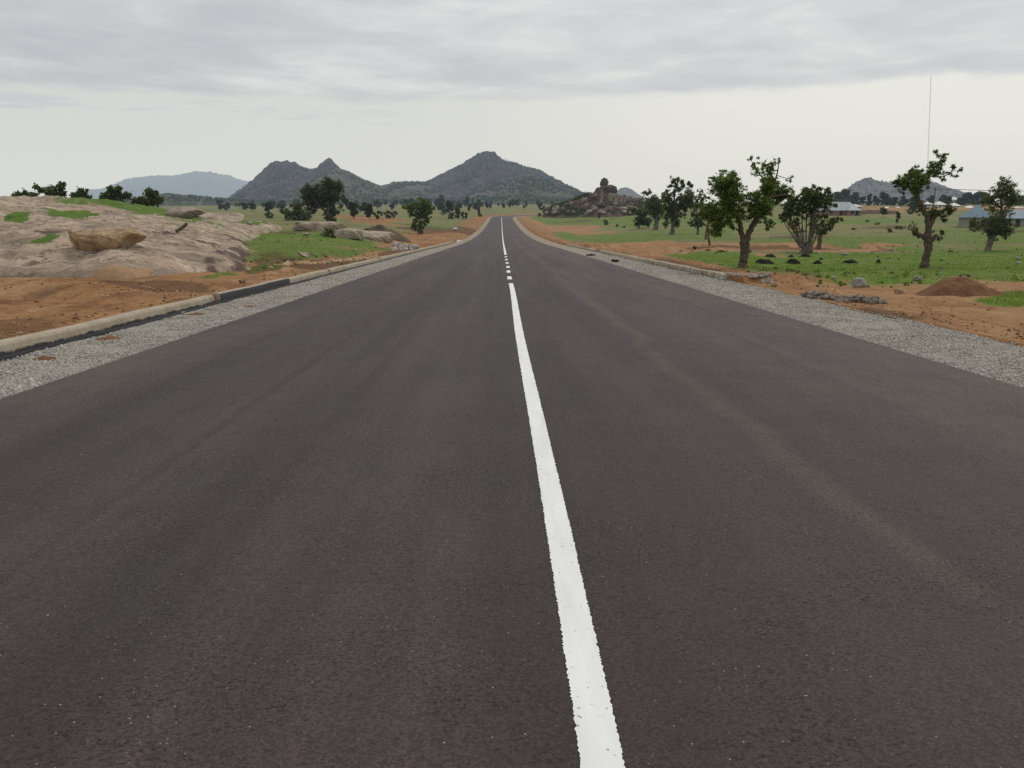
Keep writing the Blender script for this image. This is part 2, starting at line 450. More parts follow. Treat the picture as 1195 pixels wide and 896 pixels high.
def m_hill(name, rock, scrub, cover, scale):
    t = NT(name); p = t.pos()
    n1 = t.noise(p, .004 * scale, 6, .68); n2 = t.noise(p, .022 * scale, 6, .72); n3 = t.noise(p, .10 * scale, 4, .7)
    c = t.mix(t.mapr(t.math('ADD', n1, t.math('MULTIPLY', t.math('SUBTRACT', n2, .5), .8)), .5 - cover, .72 - cover), rock, scrub)
    c = t.mix(1.0, c, t.ramp(n2, [(.28, (.42, .42, .43)), (.5, (.95, .95, .95)), (.7, (1.45, 1.43, 1.38))]), 'MULTIPLY')
    c = t.mix(t.mapr(n3, .53, .66, 0, .85), c, tuple(v * .38 for v in scrub))
    c = t.mix(t.mapr(t.noise(p, .05 * scale, 5, .75), .56, .66, 0, .75), c, tuple(v * 2.2 for v in rock))
    return t.principled(c, 1.0, t.bump(t.math('ADD', n2, t.math('MULTIPLY', n3, .25)), .8, 14 / scale), .05)


M = {}
M['asphalt'] = m_asphalt(); M['paint'] = m_paint(); M['gravel'] = m_gravel(); M['stone'] = m_stone()
M['ground'] = m_ground(); M['granite'] = m_granite()
M['tan_rock'] = m_rock('tan_rock', (.20, .13, .075), (.39, .275, .165), (.50, .385, .255), 1.3)
M['pale_rock'] = m_rock('pale_rock', (.20, .17, .15), (.40, .36, .32), (.58, .54, .49), 3)
M['grey_rock'] = m_rock('grey_rock', (.16, .15, .14), (.30, .285, .27), (.46, .44, .42), 3)
M['ledge_rock'] = m_rock('ledge_rock', (.20, .15, .115), (.37, .30, .24), (.50, .43, .35), .8)
M['row_rock'] = m_rock('row_rock', (.07, .06, .05), (.22, .19, .16), (.42, .38, .33), 5)
M['pile_rock'] = m_rock('pile_rock', (.16, .12, .085), (.36, .30, .235), (.52, .46, .38), 5)
M['kopje'] = m_rock('kopje_rock', (.045, .034, .029), (.115, .085, .069), (.26, .20, .165), .40, .6)
M['kopje_pale'] = m_rock('kopje_pale_rock', (.10, .078, .065), (.25, .20, .165), (.46, .39, .34), .35, .5)
M['kopje_soil'] = m_rock('kopje_soil', (.045, .038, .028), (.115, .086, .060), (.25, .165, .105), .22, .6)
M['soil'] = m_rock('heaped_soil', (.105, .052, .028), (.17, .085, .044), (.23, .125, .066), 2.0, .12)
M['ash'] = m_rock('dark_soil', (.009, .008, .006), (.018, .015, .011), (.040, .036, .018), 2.0, .08)
M['leaf_fresh'] = m_leaf('leaf_fresh', (.040, .070, .014), (.092, .145, .030), (.19, .25, .065), .42)
M['leaf_olive'] = m_leaf('leaf_olive', (.042, .058, .019), (.094, .118, .040), (.18, .20, .078), .4)
M['leaf_dark'] = m_leaf('leaf_dark', (.040, .057, .021), (.082, .108, .040), (.16, .185, .076), .4)
M['leaf_far'] = m_leaf('leaf_far', (.028, .044, .018), (.052, .072, .030), (.088, .112, .050), .3)
M['leaf_bright'] = m_leaf('leaf_bright', (.040, .075, .010), (.095, .150, .022), (.19, .25, .05), .35)
M['leaf_brown'] = m_leaf('leaf_brown', (.050, .042, .024), (.105, .088, .050), (.18, .15, .09), .25)
M['bark'] = m_bark('bark', (.055, .040, .030), (.17, .13, .10))
M['bark_grey'] = m_bark('bark_grey', (.07, .058, .048), (.20, .165, .135))
M['bark_red'] = m_bark('bark_red', (.06, .03, .02), (.17, .10, .07))
M['scrub'] = m_leaf('scrub_leaf', (.024, .033, .016), (.048, .062, .030), (.085, .100, .050), .2)
M['hill_rock'] = m_hill('hill_rock', (.066, .058, .060), (.050, .054, .036), -.03, 1.0)
M['hill_green'] = m_hill('hill_green', (.115, .105, .088), (.070, .082, .046), .10, 1.2)
M['hill_grey'] = m_hill('hill_grey', (.12, .112, .108), (.078, .082, .070), .0, 1.0)
M['hill_far'] = m_hill('hill_far', (.085, .09, .085), (.06, .075, .05), .1, .4)


def m_kerb():
    t = NT('kerb_concrete'); p = t.pos(); a = t.attr('zones')
    n = t.noise(p, 2.2, 6, .65); n2 = t.noise(p, 30, 3)
    c = t.ramp(n, [(.25, (.27, .215, .15)), (.55, (.38, .32, .24)), (.8, (.47, .41, .32))])
    c = t.mix(1.0, c, t.ramp(n2, [(.3, (.85, .85, .85)), (.7, (1.07, 1.07, 1.07))]), 'MULTIPLY')
    f = t.mapr(t.math('ADD', a[0], t.math('MULTIPLY', t.math('SUBTRACT', t.noise(p, 3.5, 5, .6), .5), .6)), .42, .58)
    c = t.mix(f, c, (.050, .050, .052))
    return t.principled(c, .9, t.bump(n2, .3, .01), .2)


M['kerb'] = m_kerb()
M['tar'] = simple('tar_strip', (.030, .031, .033), .85, .4, 4, .3)

# ---------------------------------------------------------------- world: a clouded sky, and the sun behind it
SUN_EL, SUN_AZ = math.radians(52), math.radians(38)      # azimuth from the road direction towards the right
w = NT('World', True); bpy.context.scene.world = w.m
dirv = w.n('ShaderNodeTexCoord').outputs['Generated']; ds = w.sep(dirv)
sky = w.n('ShaderNodeTexSky', sky_type='NISHITA', sun_disc=False, sun_elevation=SUN_EL, sun_rotation=SUN_AZ, air_density=1.4, dust_density=4.0, altitude=600.0)
zz = w.math('MAXIMUM', ds[2], .012)
u = w.math('DIVIDE', ds[0], zz); v = w.math('DIVIDE', ds[1], zz)
uv = w.n('ShaderNodeCombineXYZ', {0: u, 1: v, 2: 0.0}).outputs[0]
azf = w.mapr(w.math('DIVIDE', ds[0], w.math('ADD', w.math('ABSOLUTE', ds[1]), .25)), -.5, .5)
c1 = w.noise(w.scale(uv, .26, .30, 1), 1.0, 7, .60, .5)
c2 = w.noise(w.scale(uv, .95, .9, 1), 1.0, 6, .6, .4)
c3 = w.noise(w.scale(uv, .09, .16, 1), 1.0, 3, .5)
c4 = w.noise(w.scale(uv, 2.8, 2.2, 1), 1.0, 5, .6, .3)
cc = w.math('ADD', w.math('ADD', w.math('MULTIPLY', c1, .60), w.math('MULTIPLY', c2, .34)), w.math('MULTIPLY', c4, .06))
cloud = w.ramp(cc, [(.36, (.46, .475, .505)), (.45, (.525, .54, .562)), (.51, (.61, .625, .635)), (.57, (.74, .755, .755)), (.66, (.87, .88, .87))])
cloud = w.mix(1.0, cloud, w.ramp(azf, [(0, (.93, .93, .94)), (.5, (1.0, 1.0, 1.0)), (1, (1.12, 1.12, 1.12))]), 'MULTIPLY')
cloud = w.mix(1.0, cloud, w.ramp(c3, [(.35, (.94, .94, .95)), (.65, (1.06, 1.06, 1.06))]), 'MULTIPLY')
hazec = w.ramp(azf, [(0, (.655, .66, .62)), (.45, (.70, .705, .665)), (.75, (.82, .825, .78)), (1, (.86, .865, .81))])
# flat base of the cloud deck, a little ragged
edge = w.math('ADD', ds[2], w.math('MULTIPLY', w.math('SUBTRACT', w.noise(w.scale(dirv, 6, 6, 24), 1.0, 6, .62), .5), .040))
edge = w.math('ADD', edge, w.math('MULTIPLY', w.math('SUBTRACT', azf, .5), -.014))
deck = w.mapr(edge, .125, .136)
small = w.mapr(w.noise(w.scale(dirv, 7, 7, 55), 1.0, 5, .6), .47, .56)
band = w.math('MULTIPLY', w.mapr(ds[2], .096, .104), w.mapr(ds[2], .124, .114))
wisp = w.math('MULTIPLY', w.math('MULTIPLY', small, band), .95)
col = w.mix(w.math('MAXIMUM', deck, w.math('MULTIPLY', wisp, w.mapr(azf, .45, .2))), hazec, cloud)
zen = w.mapr(ds[2], .25, .8)
col = w.mix(zen, col, (.88, .89, .90))
col = w.mix(w.mapr(ds[2], -.01, -.06), col, (.30, .24, .19))
SKYK = .10
scaled = w.n('ShaderNodeVectorMath', {0: col, 1: (1 / SKYK,) * 3}, operation='MULTIPLY').outputs[0]
fin = w.mix(.93, sky.outputs[0], scaled)
bg = w.n('ShaderNodeBackground', {'Color': fin, 'Strength': SKYK})
w.t.links.new(bg.outputs[0], w.out.inputs[0])

sl = bpy.data.lights.new('sun', 'SUN'); sl.energy = 1.0; sl.angle = math.radians(14); sl.color = (1, .95, .88)
so = bpy.data.objects.new('sun', sl); COL.objects.link(so)
sdir = Vector((math.sin(SUN_AZ) * math.cos(SUN_EL), math.cos(SUN_AZ) * math.cos(SUN_EL), math.sin(SUN_EL)))
so.rotation_euler = sdir.to_track_quat('Z', 'Y').to_euler()

cam = bpy.data.cameras.new('camera'); cam.sensor_width = 36; cam.lens = FPX / 1195 * 36; cam.clip_end = 40000; cam.clip_start = .05
co = bpy.data.objects.new('camera', cam); COL.objects.link(co); co.location = (0, 0, EYE)
co.rotation_euler = (PI / 2 - PITCH, 0, -YAW)
S = bpy.context.scene; S.camera = co
S.view_settings.view_transform = 'Standard'; S.view_settings.look = 'None'; S.view_settings.exposure = 0
S.cycles.max_bounces = 7; S.cycles.diffuse_bounces = 4; S.cycles.transparent_max_bounces = 4; S.cycles.volume_bounces = 0
S.cycles.use_denoising = False

# ---------------------------------------------------------------- faster look-up of places on the ground
TT = np.concatenate([np.arange(5, 60, .1), np.exp(np.linspace(math.log(60), math.log(6000), 1600))])


def spot(px, py, zf=zterrain):
    d = sight(px, py)
    P = EYEP + TT[:, None] * d
    g = P[:, 2] - zf(P[:, 0], P[:, 1])
    k = np.nonzero(g < 0)[0]
    if len(k) == 0 or k[0] == 0: return P[-1 if len(k) == 0 else 0]
    k = k[0]; f = g[k - 1] / (g[k - 1] - g[k]); q = P[k - 1] * (1 - f) + P[k] * f
    q[2] = float(zf(q[0], q[1])); return q


# heaped soil that is part of the ground on the left, by the rock
HEAPS.append((-13.5, 20.5, 5, 3.5, .35)); HEAPS.append((-20, 24, 6, 3, .30))
HEAPS.append((30, 78, 40, 5, .5)); HEAPS.append((24, 84, 18, 4, .35))

# ---------------------------------------------------------------- the granite whaleback on the left
RP = np.array([(-60, 17), (-32, 25), (-18.6, 27.6), (-14.5, 26.2), (-12.2, 26.4), (-10.9, 28.8), (-10.3, 32.2), (-11.6, 37), (-14.2, 43), (-16.4, 50), (-18.4, 58), (-21.3, 70), (-25, 90), (-75, 100)])


def poly_sd(X, Y, P):
    X = np.asarray(X, float); Y = np.asarray(Y, float)
    d = np.full(np.broadcast(X, Y).shape, 1e9); ins = np.zeros(d.shape, bool)
    for (x0, y0), (x1, y1) in zip(P, np.roll(P, -1, 0)):
        ex, ey = x1 - x0, y1 - y0
        t = np.clip(((X - x0) * ex + (Y - y0) * ey) / (ex * ex + ey * ey), 0, 1)
        d = np.minimum(d, np.hypot(X - x0 - t * ex, Y - y0 - t * ey))
        c = ((y0 > Y) != (y1 > Y)) & (X < ex * (Y - y0) / (ey if abs(ey) > 1e-9 else 1e-9) + x0)
        ins ^= c
    return np.where(ins, d, -d)


def zrock(X, Y):
    sd = poly_sd(X, Y, RP) + (fbm(np.asarray(X) * .25, np.asarray(Y) * .25, 4, 31) - .5) * 3.2
    H = 1.15 + .75 * sst(-13, -24, X) + .95 * sst(-24, -40, X)
    s = np.maximum(sd, 0)
    z = zbase(X, Y) + .05 + H * (1 - np.exp(-s / (5 + 4 * sst(-14, -26, X)))) + .25 * sst(0, .6, sd)
    n = (fbm(X * .13 + 3, Y * .2, 5, 41) - .5) * 1.5 * sst(0, 5, sd) + (fbm(X * .8, Y * 1.3, 4, 44, .6) - .5) * .36 * sst(0, 1.5, sd)
    wx = X + 2.2 * fbm(X * .3, Y * .3, 3, 49); q2 = fbm(wx * .22 + .15 * Y, Y * .30, 4, 52) * 9
    n = n + .13 * sst(0, .10, q2 - np.floor(q2)) * (1 - .9 * (q2 - np.floor(q2))) * sst(0, 2, sd) * sst(.35, .55, fbm(X * .1, Y * .1, 2, 53))
    # curved ledges where sheets have peeled off
    lv = fbm(X * .11, Y * .11, 3, 47) * 6
    n = n + .30 * sst(.0, .16, lv - np.floor(lv)) * sst(0, 4, sd) - .15 * sst(0, 4, sd)
    z = z + n
    return np.where(sd > 0, z, zbase(X, Y) - .25 + np.maximum(sd, -3) * .5)


def zground(X, Y):
    X = np.asarray(X, float); Y = np.asarray(Y, float)
    r = zrock(X, Y)
    return np.maximum(zterrain(X, Y), np.where((X < -9) & (X > -74) & (Y > 15) & (Y < 99), r, -99))


def patch(x0, y0, x1, y1, soft=.25, zf=zground):
    """a patch of ground between two bearings and two distances"""
    xm, ym = .5 * (x0 + x1), .5 * (y0 + y1)
    a = spot(x0, ym, zf); b = spot(x1, ym, zf); n = spot(xm, y1, zf); f = spot(xm, y0, zf)
    ca, cb = a[0] / a[1], b[0] / b[1]
    la, lb = math.log(max(n[1], 1)), math.log(max(f[1], n[1] + .5))
    def m(X, Y):
        A = X / np.maximum(Y, 1e-3); L = np.log(np.maximum(Y, 1e-3))
        qa = (A - .5 * (ca + cb)) / (.5 * (cb - ca)); ql = (L - .5 * (la + lb)) / (.5 * (lb - la))
        q = (np.abs(qa) ** 2.6 + np.abs(ql) ** 2.6) ** (1 / 2.6)
        return np.where(Y > 1, 1 - sst(1 - soft, 1 + soft, q), 0)
    return m


GRASS = [patch(*b) for b in [(880, 291, 1400, 334), (796, 294, 900, 317), (648, 269, 880, 281), (690, 251, 860, 264), (612, 252, 720, 262), (870, 276, 1400, 284), (1050, 262, 1300, 272),
                             (258, 262, 352, 303), (296, 277, 440, 292), (350, 284, 470, 301), (440, 283, 492, 296), (470, 262, 545, 269), (1140, 340, 1260, 352), (270, 305, 330, 318), (225, 318, 285, 324), (300, 270, 420, 280), (243, 263, 302, 300), (880, 254, 1110, 261), (1090, 270, 1400, 279), (720, 266, 900, 272)]]
DIRT = [patch(*b) for b in [(680, 284, 1060, 293), (610, 263, 700, 284), (636, 283, 840, 312), (1150, 312, 1260, 324), (325, 287, 388, 300), (290, 316, 420, 325), (470, 268, 560, 288), (380, 301, 500, 312),
                            (1048, 290, 1080, 295), (395, 252, 480, 262), (960, 256, 990, 260), (640, 246, 690, 256), (1003, 241, 1062, 249.5), (985, 318, 1075, 321.5), (1105, 299, 1165, 303), (925, 309, 985, 312), (872, 296, 935, 299), (1120, 284, 1190, 287), (1062, 240.5, 1250, 245)]]
DARK = [patch(*b) for b in [(800, 285, 1010, 291), (265, 296, 330, 318), (330, 300, 420, 312), (470, 264, 560, 272), (300, 266, 345, 272), (150, 326, 260, 342), (1075, 268.6, 1400, 270.6), (890, 275.3, 1030, 277), (985, 263, 1060, 267), (640, 257, 720, 258.4), (1000, 290, 1040, 292)]]


def mpatch(L, X, Y):
    r = np.zeros(np.shape(X)); X0, Y0 = X, Y
    X = X0 + (fbm(X0 * .16, Y0 * .07, 4, 201) - .5) * (2 + .09 * Y0); Y = Y0 + (fbm(X0 * .13, Y0 * .07, 4, 211) - .5) * (3 + .22 * Y0)
    for f in L: r = np.maximum(r, f(X, Y))
    return r


def zones(X, Y):
    sd = road_sd(X, Y); off = np.where(sd < 0, -(sd + XC - KL), sd + XC - KR)
    wob = (fbm(X * .1, Y * .1, 4, 71) - .5)
    dirt = 1 - sst(2.5, 9, off + wob * 8 - 2.5 * sst(60, 200, Y))
    dirt = np.where(Y < 60, np.maximum(dirt, np.where(X > 0, 1 - sst(31, 35, Y + wob * 10 + np.maximum(0, X - 30) * .05), 1 - sst(29, 36, Y + wob * 10 - .6 * (-X - 10)))), dirt)
    dirt = np.where(np.abs(sd) > 500, 0, dirt)
    dirt = np.maximum(dirt, mpatch(DIRT, X, Y))
    g = mpatch(GRASS, X, Y) * np.clip(-.02 + 1.9 * fbm(X * .25, Y * .2, 5, 77, .62), 0, 1.15)
    g = g * sst(.6, 3.0, off)
    dk = mpatch(DARK, X, Y) * .8 + .9 * (1 - sst(.2, 2.2, off + wob * 2)) * sst(.5, .62, fbm(X * .4, Y * .12, 4, 79)) * (Y < 70)
    # wheel-churned darker soil
    dk = dk + .55 * sst(.55, .68, fbm(X * .35, Y * .16, 5, 83)) * (Y < 40) * (off > .3)
    sandy = np.clip(sst(8, 14, X) * .9 + .5 * sst(.45, .65, fbm(X * .2, Y * .2, 4, 85)), 0, 1)
    olive = np.clip(.32 * sst(56, 100, np.hypot(X, Y)) * (X > 0) + .35 * (X < 0) + .9 * (fbm(X * .07, Y * .16, 4, 87) - .45), 0, .9)
    return np.stack([np.clip(dirt, 0, 1.3), np.clip(g, 0, 1.2), np.clip(dk, 0, 1)], -1), np.stack([sandy, olive, sandy * 0], -1)


def build_ground():
    az = np.radians(np.concatenate([np.arange(-180, -44, 4.0), np.arange(-44, 44.01, .115), np.arange(48, 180, 4.0)]))
    r = [1.2]
    while r[-1] < 60: r.append(r[-1] * 1.0095)
    while r[-1] < 900: r.append(r[-1] * 1.0125)
    while r[-1] < 14000: r.append(r[-1] * 1.04)
    r = np.array(r)
    X = r[:, None] * np.sin(az)[None]; Y = r[:, None] * np.cos(az)[None]
    Z = zterrain(X, Y)
    rk = poly_sd(X, Y, RP)
    Z = np.where((rk > 2.5), np.minimum(Z, zbase(X, Y) - .3), Z)       # solid rock stands here
    V = np.stack([X, Y, Z], -1).reshape(-1, 3)
    F = grid_faces(len(r), len(az), True)
    z1, z2 = zones(X, Y)
    V = np.vstack([V, [[0, 0, float(zterrain(0, 0))]]])
    n = len(V) - 1; na = len(az)
    T = np.array([(n, (i + 1) % na, i) for i in range(na)])
    zc = np.vstack([z1.reshape(-1, 3), [[1, 0, 0]]]); ze = np.vstack([z2.reshape(-1, 3), [[0, 0, 0]]])
    o = mk('ground', V, [F[:, ::-1], T], M['ground'], smooth=True, cols={'zones': zc, 'extra': ze})
    tag(o, kind='structure')


build_ground()


def build_rock():
    xs = np.arange(-66, -8.5, .17); ys = np.concatenate([np.arange(15, 60, .17), np.arange(60, 99, .45)])
    X, Y = np.meshgrid(xs, ys); Z = zrock(X, Y)
    sd = poly_sd(X, Y, RP)
    soil = (1 - sst(.0, 1.3, sd + (fbm(X * .3, Y * .3, 3, 91) - .5) * 2)) * (Y < 33) * (X < -12)
    gr = [patch(*b) for b in [(70, 233, 215, 251), (120, 241, 300, 257), (180, 245, 320, 262), (25, 243, 60, 250), (-40, 295, 23, 311), (-10, 287, 26, 294), (-60, 300, 10, 312)]]
    g = mpatch(gr, X, Y) * (.35 + 1.1 * fbm(X * .3, Y * .3, 4, 92))
    dk = mpatch([patch(*b, .5) for b in [(228, 282, 284, 312), (210, 280, 262, 300), (240, 266, 270, 282), (150, 268, 200, 275), (190, 286, 222, 304), (-20, 278, 60, 290), (30, 270, 64, 284)]], X, Y) * np.clip(2.2 * fbm(X * .7, Y * .45, 5, 95, .62) - .45, 0, 1)
    keep = (sd > -3)
    V = np.stack([X, Y, Z], -1).reshape(-1, 3); F = grid_faces(len(ys), len(xs))
    k = keep.reshape(-1); F = F[k[F].all(1)]
    used = np.zeros(len(V), bool); used[F.ravel()] = True; mp = np.cumsum(used) - 1
    zc = np.stack([soil, g, dk], -1).reshape(-1, 3)
    o = mk('granite_outcrop', V[used], mp[F], M['granite'], smooth=True, cols={'zones': zc[used]})
    tag(o, 'broad bare whaleback of pinkish granite rising beside the left verge', 'rock outcrop')


build_rock()

# ---------------------------------------------------------------- the road
RY = np.concatenate([np.arange(-14, 60, .25), np.arange(60, 200, 1.0), np.arange(200, YB, 2.5)])


def road_line(off, kind_pts=None, y0=None, y1=None, far=True):
    """points of a line running along the road at an offset from its centre"""
    ys = RY if y0 is None else RY[(RY >= y0) & (RY <= y1)]
    P = [np.stack([np.full(len(ys), XC + off), ys, ROADZ(ys)], -1)]
    if far:
        a = np.linspace(0, ABEND, 28); r = RB - off
        x = XC + RB - r * np.cos(a); y = YB + r * np.sin(a)
        P.append(np.stack([x, y, ROADZ(y)], -1))
        s = np.linspace(8, 170, 24)
        x2 = x[-1] + s * math.sin(ABEND); y2 = y[-1] + s * math.cos(ABEND)
        P.append(np.stack([x2, y2, ROADZ(y2)], -1))
    return np.concatenate(P)


def strip(name, offs, dz, mat, y0=None, y1=None, far=True, smooth=True):
    L = [road_line(o, None, y0, y1, far) + np.array([0, 0, d]) for o, d in zip(offs, dz)]
    V = np.stack(L, 1)
    return mk(name, V.reshape(-1, 3), grid_faces(V.shape[0], V.shape[1]), mat, smooth=smooth)


EL, ER = -5.68, 5.48                           # asphalt edges measured from the centre
tag(strip('road', [EL - .03, EL, EL + 1.4, -2, 0, 2, ER - 1.4, ER, ER + .03], [-.13, 0, 0, 0, 0, 0, 0, 0, -.13], M['asphalt'], smooth=False), kind='structure')


def gravel_strip(name, a, b, flat):
    n = 16
    t = np.linspace(0, 1, n)
    L = []
    for k in t:
        P = road_line(a + (b - a) * k)
        bump = (fbm(P[:, 0] * 2.2, P[:, 1] * 2.2, 3, 51) - .5) * .05
        P[:, 2] += -.030 + bump * min(1, k * 6) - (0 if flat else .16 * max(0, k - .72) ** 1.0)
        P[:, 0] += (fbm(P[:, 1] * .6, P[:, 1] * 0 + k, 3, 57) - .5) * .35 * (k if not flat else 0)
        L.append(P)
    V = np.stack(L, 1)
    tag(mk(name, V.reshape(-1, 3), grid_faces(V.shape[0], V.shape[1]), M['gravel'], smooth=True), kind='structure')


gravel_strip('gravel_shoulder', EL - .02, KL - XC + .02, True)
gravel_strip('gravel_shoulder', ER + .02, KR - XC + .25, False)


def marking(name, off, wdt, ys, jag, dz=.004, step=None):
    e = lambda s: (fbm(ys * 9, ys * 0 + s, 3, 61) - .5) * jag * .6 + (vnoise(ys * 110, ys * 0, 63 + s) - .5) * jag
    zr = np.interp(ys, RY, ROADZ(RY)) + dz
    drift = .012 * np.sin(ys * .35)
    L = np.stack([XC + off - wdt / 2 + e(1) + drift, ys, zr], -1); R = np.stack([XC + off + wdt / 2 + e(5) + drift, ys, zr], -1)
    V = np.stack([L, R], 1).reshape(-1, 3)
    return tag(mk(name, V, grid_faces(len(ys), 2), M['paint']), kind='structure')


LO = -.077
marking('lane_line', LO, .145, np.concatenate([np.arange(-3, 9, .005), np.arange(9, 26.6, .03)]), .009)
for y in (29.7, 34.3, 38.7, 43.5, 48.5, 53.6):
    marking('lane_dash', LO, .166, np.arange(y - .95, y + .96, .05), .015)
tag(strip('lane_line', [LO - .085, LO + .085], [.012, .012], M['paint'], 58, 500, True), kind='structure')

# tar strip at the foot of the left kerb
ys = np.arange(4, 120, .1)
ed = KL + .03 + .30 * np.maximum(0, fbm(ys * .35, ys * 0, 5, 66, .6) - .25) * sst(45, 15, ys) + .04
zr = np.interp(ys, RY, ROADZ(RY))
V = np.stack([np.stack([np.full(len(ys), KL + .001), ys, zr + .012], -1), np.stack([ed, ys, zr + .004], -1), np.stack([ed + .02, ys, zr - .06], -1)], 1).reshape(-1, 3)
tag(mk('tar_strip', V, grid_faces(len(ys), 3), M['tar']), kind='structure')


def kerb(x, side, y0, y1, label, dark=0.0, hgt=.18, tarfoot=0.0, tilt=0.0, wid=.24):
    """a length of cast concrete kerb; side -1: stands left of the road"""
    ys = np.arange(y0, y1 + .01, .5 if y1 < 60 else 1.0)
    s = side
    prof = [(0, -.12, tarfoot), (0, .05, max(dark, tarfoot * .50)), (.012, hgt - .05, dark), (.035, hgt - .016, dark * .7), (.07, hgt, 0), (wid - .04, hgt, 0), (wid, hgt - .03, 0), (wid + .01, -.12, 0)]
    zr = np.interp(ys, RY, ROADZ(RY))
    yc, zc = ys[0], zr[0]
    w_ = (fbm(ys * .5, ys * 0, 3, int(y0)) - .5) * .05
    V = []; A = []
    for (dx, dz, da) in prof:
        V.append(np.stack([s * dx + w_, ys - yc, zr - zc + dz + .008 * np.sin(ys * 1.3) * (dz > 0) + tilt * (ys - yc)], -1)); A.append(np.full(len(ys), da))
    V = np.stack(V, 1); A = np.stack(A, 1)
    F = [grid_faces(len(ys), len(prof))]
    n = len(prof); last = (len(ys) - 1) * n
    caps = [np.array([list(range(n))[::-1]]), np.array([[last + i for i in range(n)]])]
    zc4 = np.stack([A, A * 0, A * 0], -1).reshape(-1, 3)
    o = mk('concrete_kerb', V.reshape(-1, 3), F + caps, M['kerb'], loc=(x, yc, zc), cols={'zones': zc4})
    tag(o, label, 'kerb')
    return o


kerb(KL, -1, 3, 19.6, 'long pale concrete kerb with a tarred foot, nearest on the left of the road', 0, .19, 1.0)
kerb(KL, -1, 19.98, 26.6, 'kerb length with a blackened face between two pale lengths on the left', 1.0, .19, 1.0)
kerb(KL - .02, -1, 26.65, 33.0, 'short clean pale kerb length just past the blackened one on the left', 0, .18, .3)
kerb(KL - .02, -1, 33.06, 118, 'longest pale kerb, running off from the short clean length towards the white bag on the left', 0, .18, .3)
kerb(KR, 1, 28.6, 44.2, 'weathered grey kerb length ending at the broken concrete block on the right', .44, .2, .6)
kerb(KR, 1, 44.3, 66, 'middle kerb length on the right, beside the flattened dark debris', .35, .18, .6)
kerb(KR + .02, 1, 68.5, 100, 'farthest kerb length on the right, low and half buried in tan soil', .3, .15, .6)

# ---------------------------------------------------------------- stones
import bmesh


def ico(sub):
    bm = bmesh.new(); bmesh.ops.create_icosphere(bm, subdivisions=sub, radius=1.0)
    V = np.array([v.co[:] for v in bm.verts]); F = np.array([[v.index for v in f.verts] for f in bm.faces]); bm.free(); return V, F


ICO = {k: ico(k) for k in (1, 2, 3, 4, 5)}


def rock_geo(seed, sub=4, cuts=12, rough=.12, flat=0.0):
    r = np.random.default_rng(seed); V, F = ICO[sub]; V = V.copy()
    for _ in range(cuts):
        n = r.normal(size=3); n /= np.linalg.norm(n); off = r.uniform(.55, .9)
        d = np.maximum(0, V @ n - off); V = V - d[:, None] * n
    if flat: V[:, 2] = np.clip(V[:, 2], -flat, flat + .12 * V[:, 0] + .15 * (fbm(V[:, 0] * 1.4 + seed, V[:, 1] * 1.4, 3, 5) - .5))
    o = r.uniform(0, 50)
    N = V / np.maximum(np.linalg.norm(V, axis=1, keepdims=True), 1e-6)
    q = fbm(V[:, 0] * 2.2 + o + V[:, 2] * 1.3, V[:, 1] * 2.2 + V[:, 2] * 1.7, 5, seed % 97, .55) - .5
    V = V + N * (q * rough * 2)[:, None]
    V = V - .5 * (V.max(0) + V.min(0)); return V / np.abs(V).max(0), F


def stones(name, P, R, mat, seed, sub=0, flat=.75):
    """many small stones in one mesh"""
    r = np.random.default_rng(seed); n = len(P)
    if sub == 0:
        B = np.array([(1, 0, 0), (-1, 0, 0), (0, 1, 0), (0, -1, 0), (0, 0, 1), (0, 0, -1)], float)
        F = np.array([(0, 2, 4), (2, 1, 4), (1, 3, 4), (3, 0, 4), (2, 0, 5), (1, 2, 5), (3, 1, 5), (0, 3, 5)])
    else: B, F = ICO[sub]
    m = len(B)
    th = r.uniform(0, 2 * PI, n); c, s = np.cos(th), np.sin(th)
    sc = np.stack([R * r.uniform(.8, 1.3, n), R * r.uniform(.65, 1.1, n), R * r.uniform(.45, flat + .15, n)], -1)
    Q = B[None] * (1 + .45 * (r.random((n, m, 1)) - .5)) + .25 * (r.random((n, m, 3)) - .5)
    Q = Q * sc[:, None]
    X = Q[..., 0] * c[:, None] - Q[..., 1] * s[:, None]; Y = Q[..., 0] * s[:, None] + Q[..., 1] * c[:, None]
    V = np.stack([X, Y, Q[..., 2]], -1) + P[:, None]
    FF = (F[None] + (np.arange(n) * m)[:, None, None]).reshape(-1, 3)
    return mk(name, V.reshape(-1, 3), FF, mat)


def scatter_gravel(x0, x1, n, seed):
    r = np.random.default_rng(seed)
    y = np.exp(r.uniform(math.log(5), math.log(58), n))
    x = r.uniform(x0, x1, n)
    edge = (fbm(y * .9, y * 0 + 2, 4, seed) - .5) * .5
    if x0 > 0: k = x < x1 - .35 + edge
    else: k = x > x0 - .07 + .30 * np.maximum(0, fbm(y * .35, y * 0, 5, 66, .6) - .25) + edge * .1
    bare = fbm(x * 1.1, y * .8, 4, seed + 5)
    k &= (bare < .60) | (r.random(n) < .25)
    x, y = x[k], y[k]
    R = r.uniform(.007, .0145, len(x)) * np.where(r.random(len(x)) < .05, 1.6, 1) * (1 + .012 * y)
    return np.stack([x, y, np.interp(y, RY, ROADZ(RY)) - .026 + R * .3], -1), R


Pa, Ra = scatter_gravel(KL + .12, EL + XC - .03, 75000, 21); Pb, Rb = scatter_gravel(ER + XC + .03, KR + .5, 100000, 22)
tag(stones('gravel', np.vstack([Pa, Pb]), np.concatenate([Ra, Rb]), M['stone'], 23), kind='stuff')
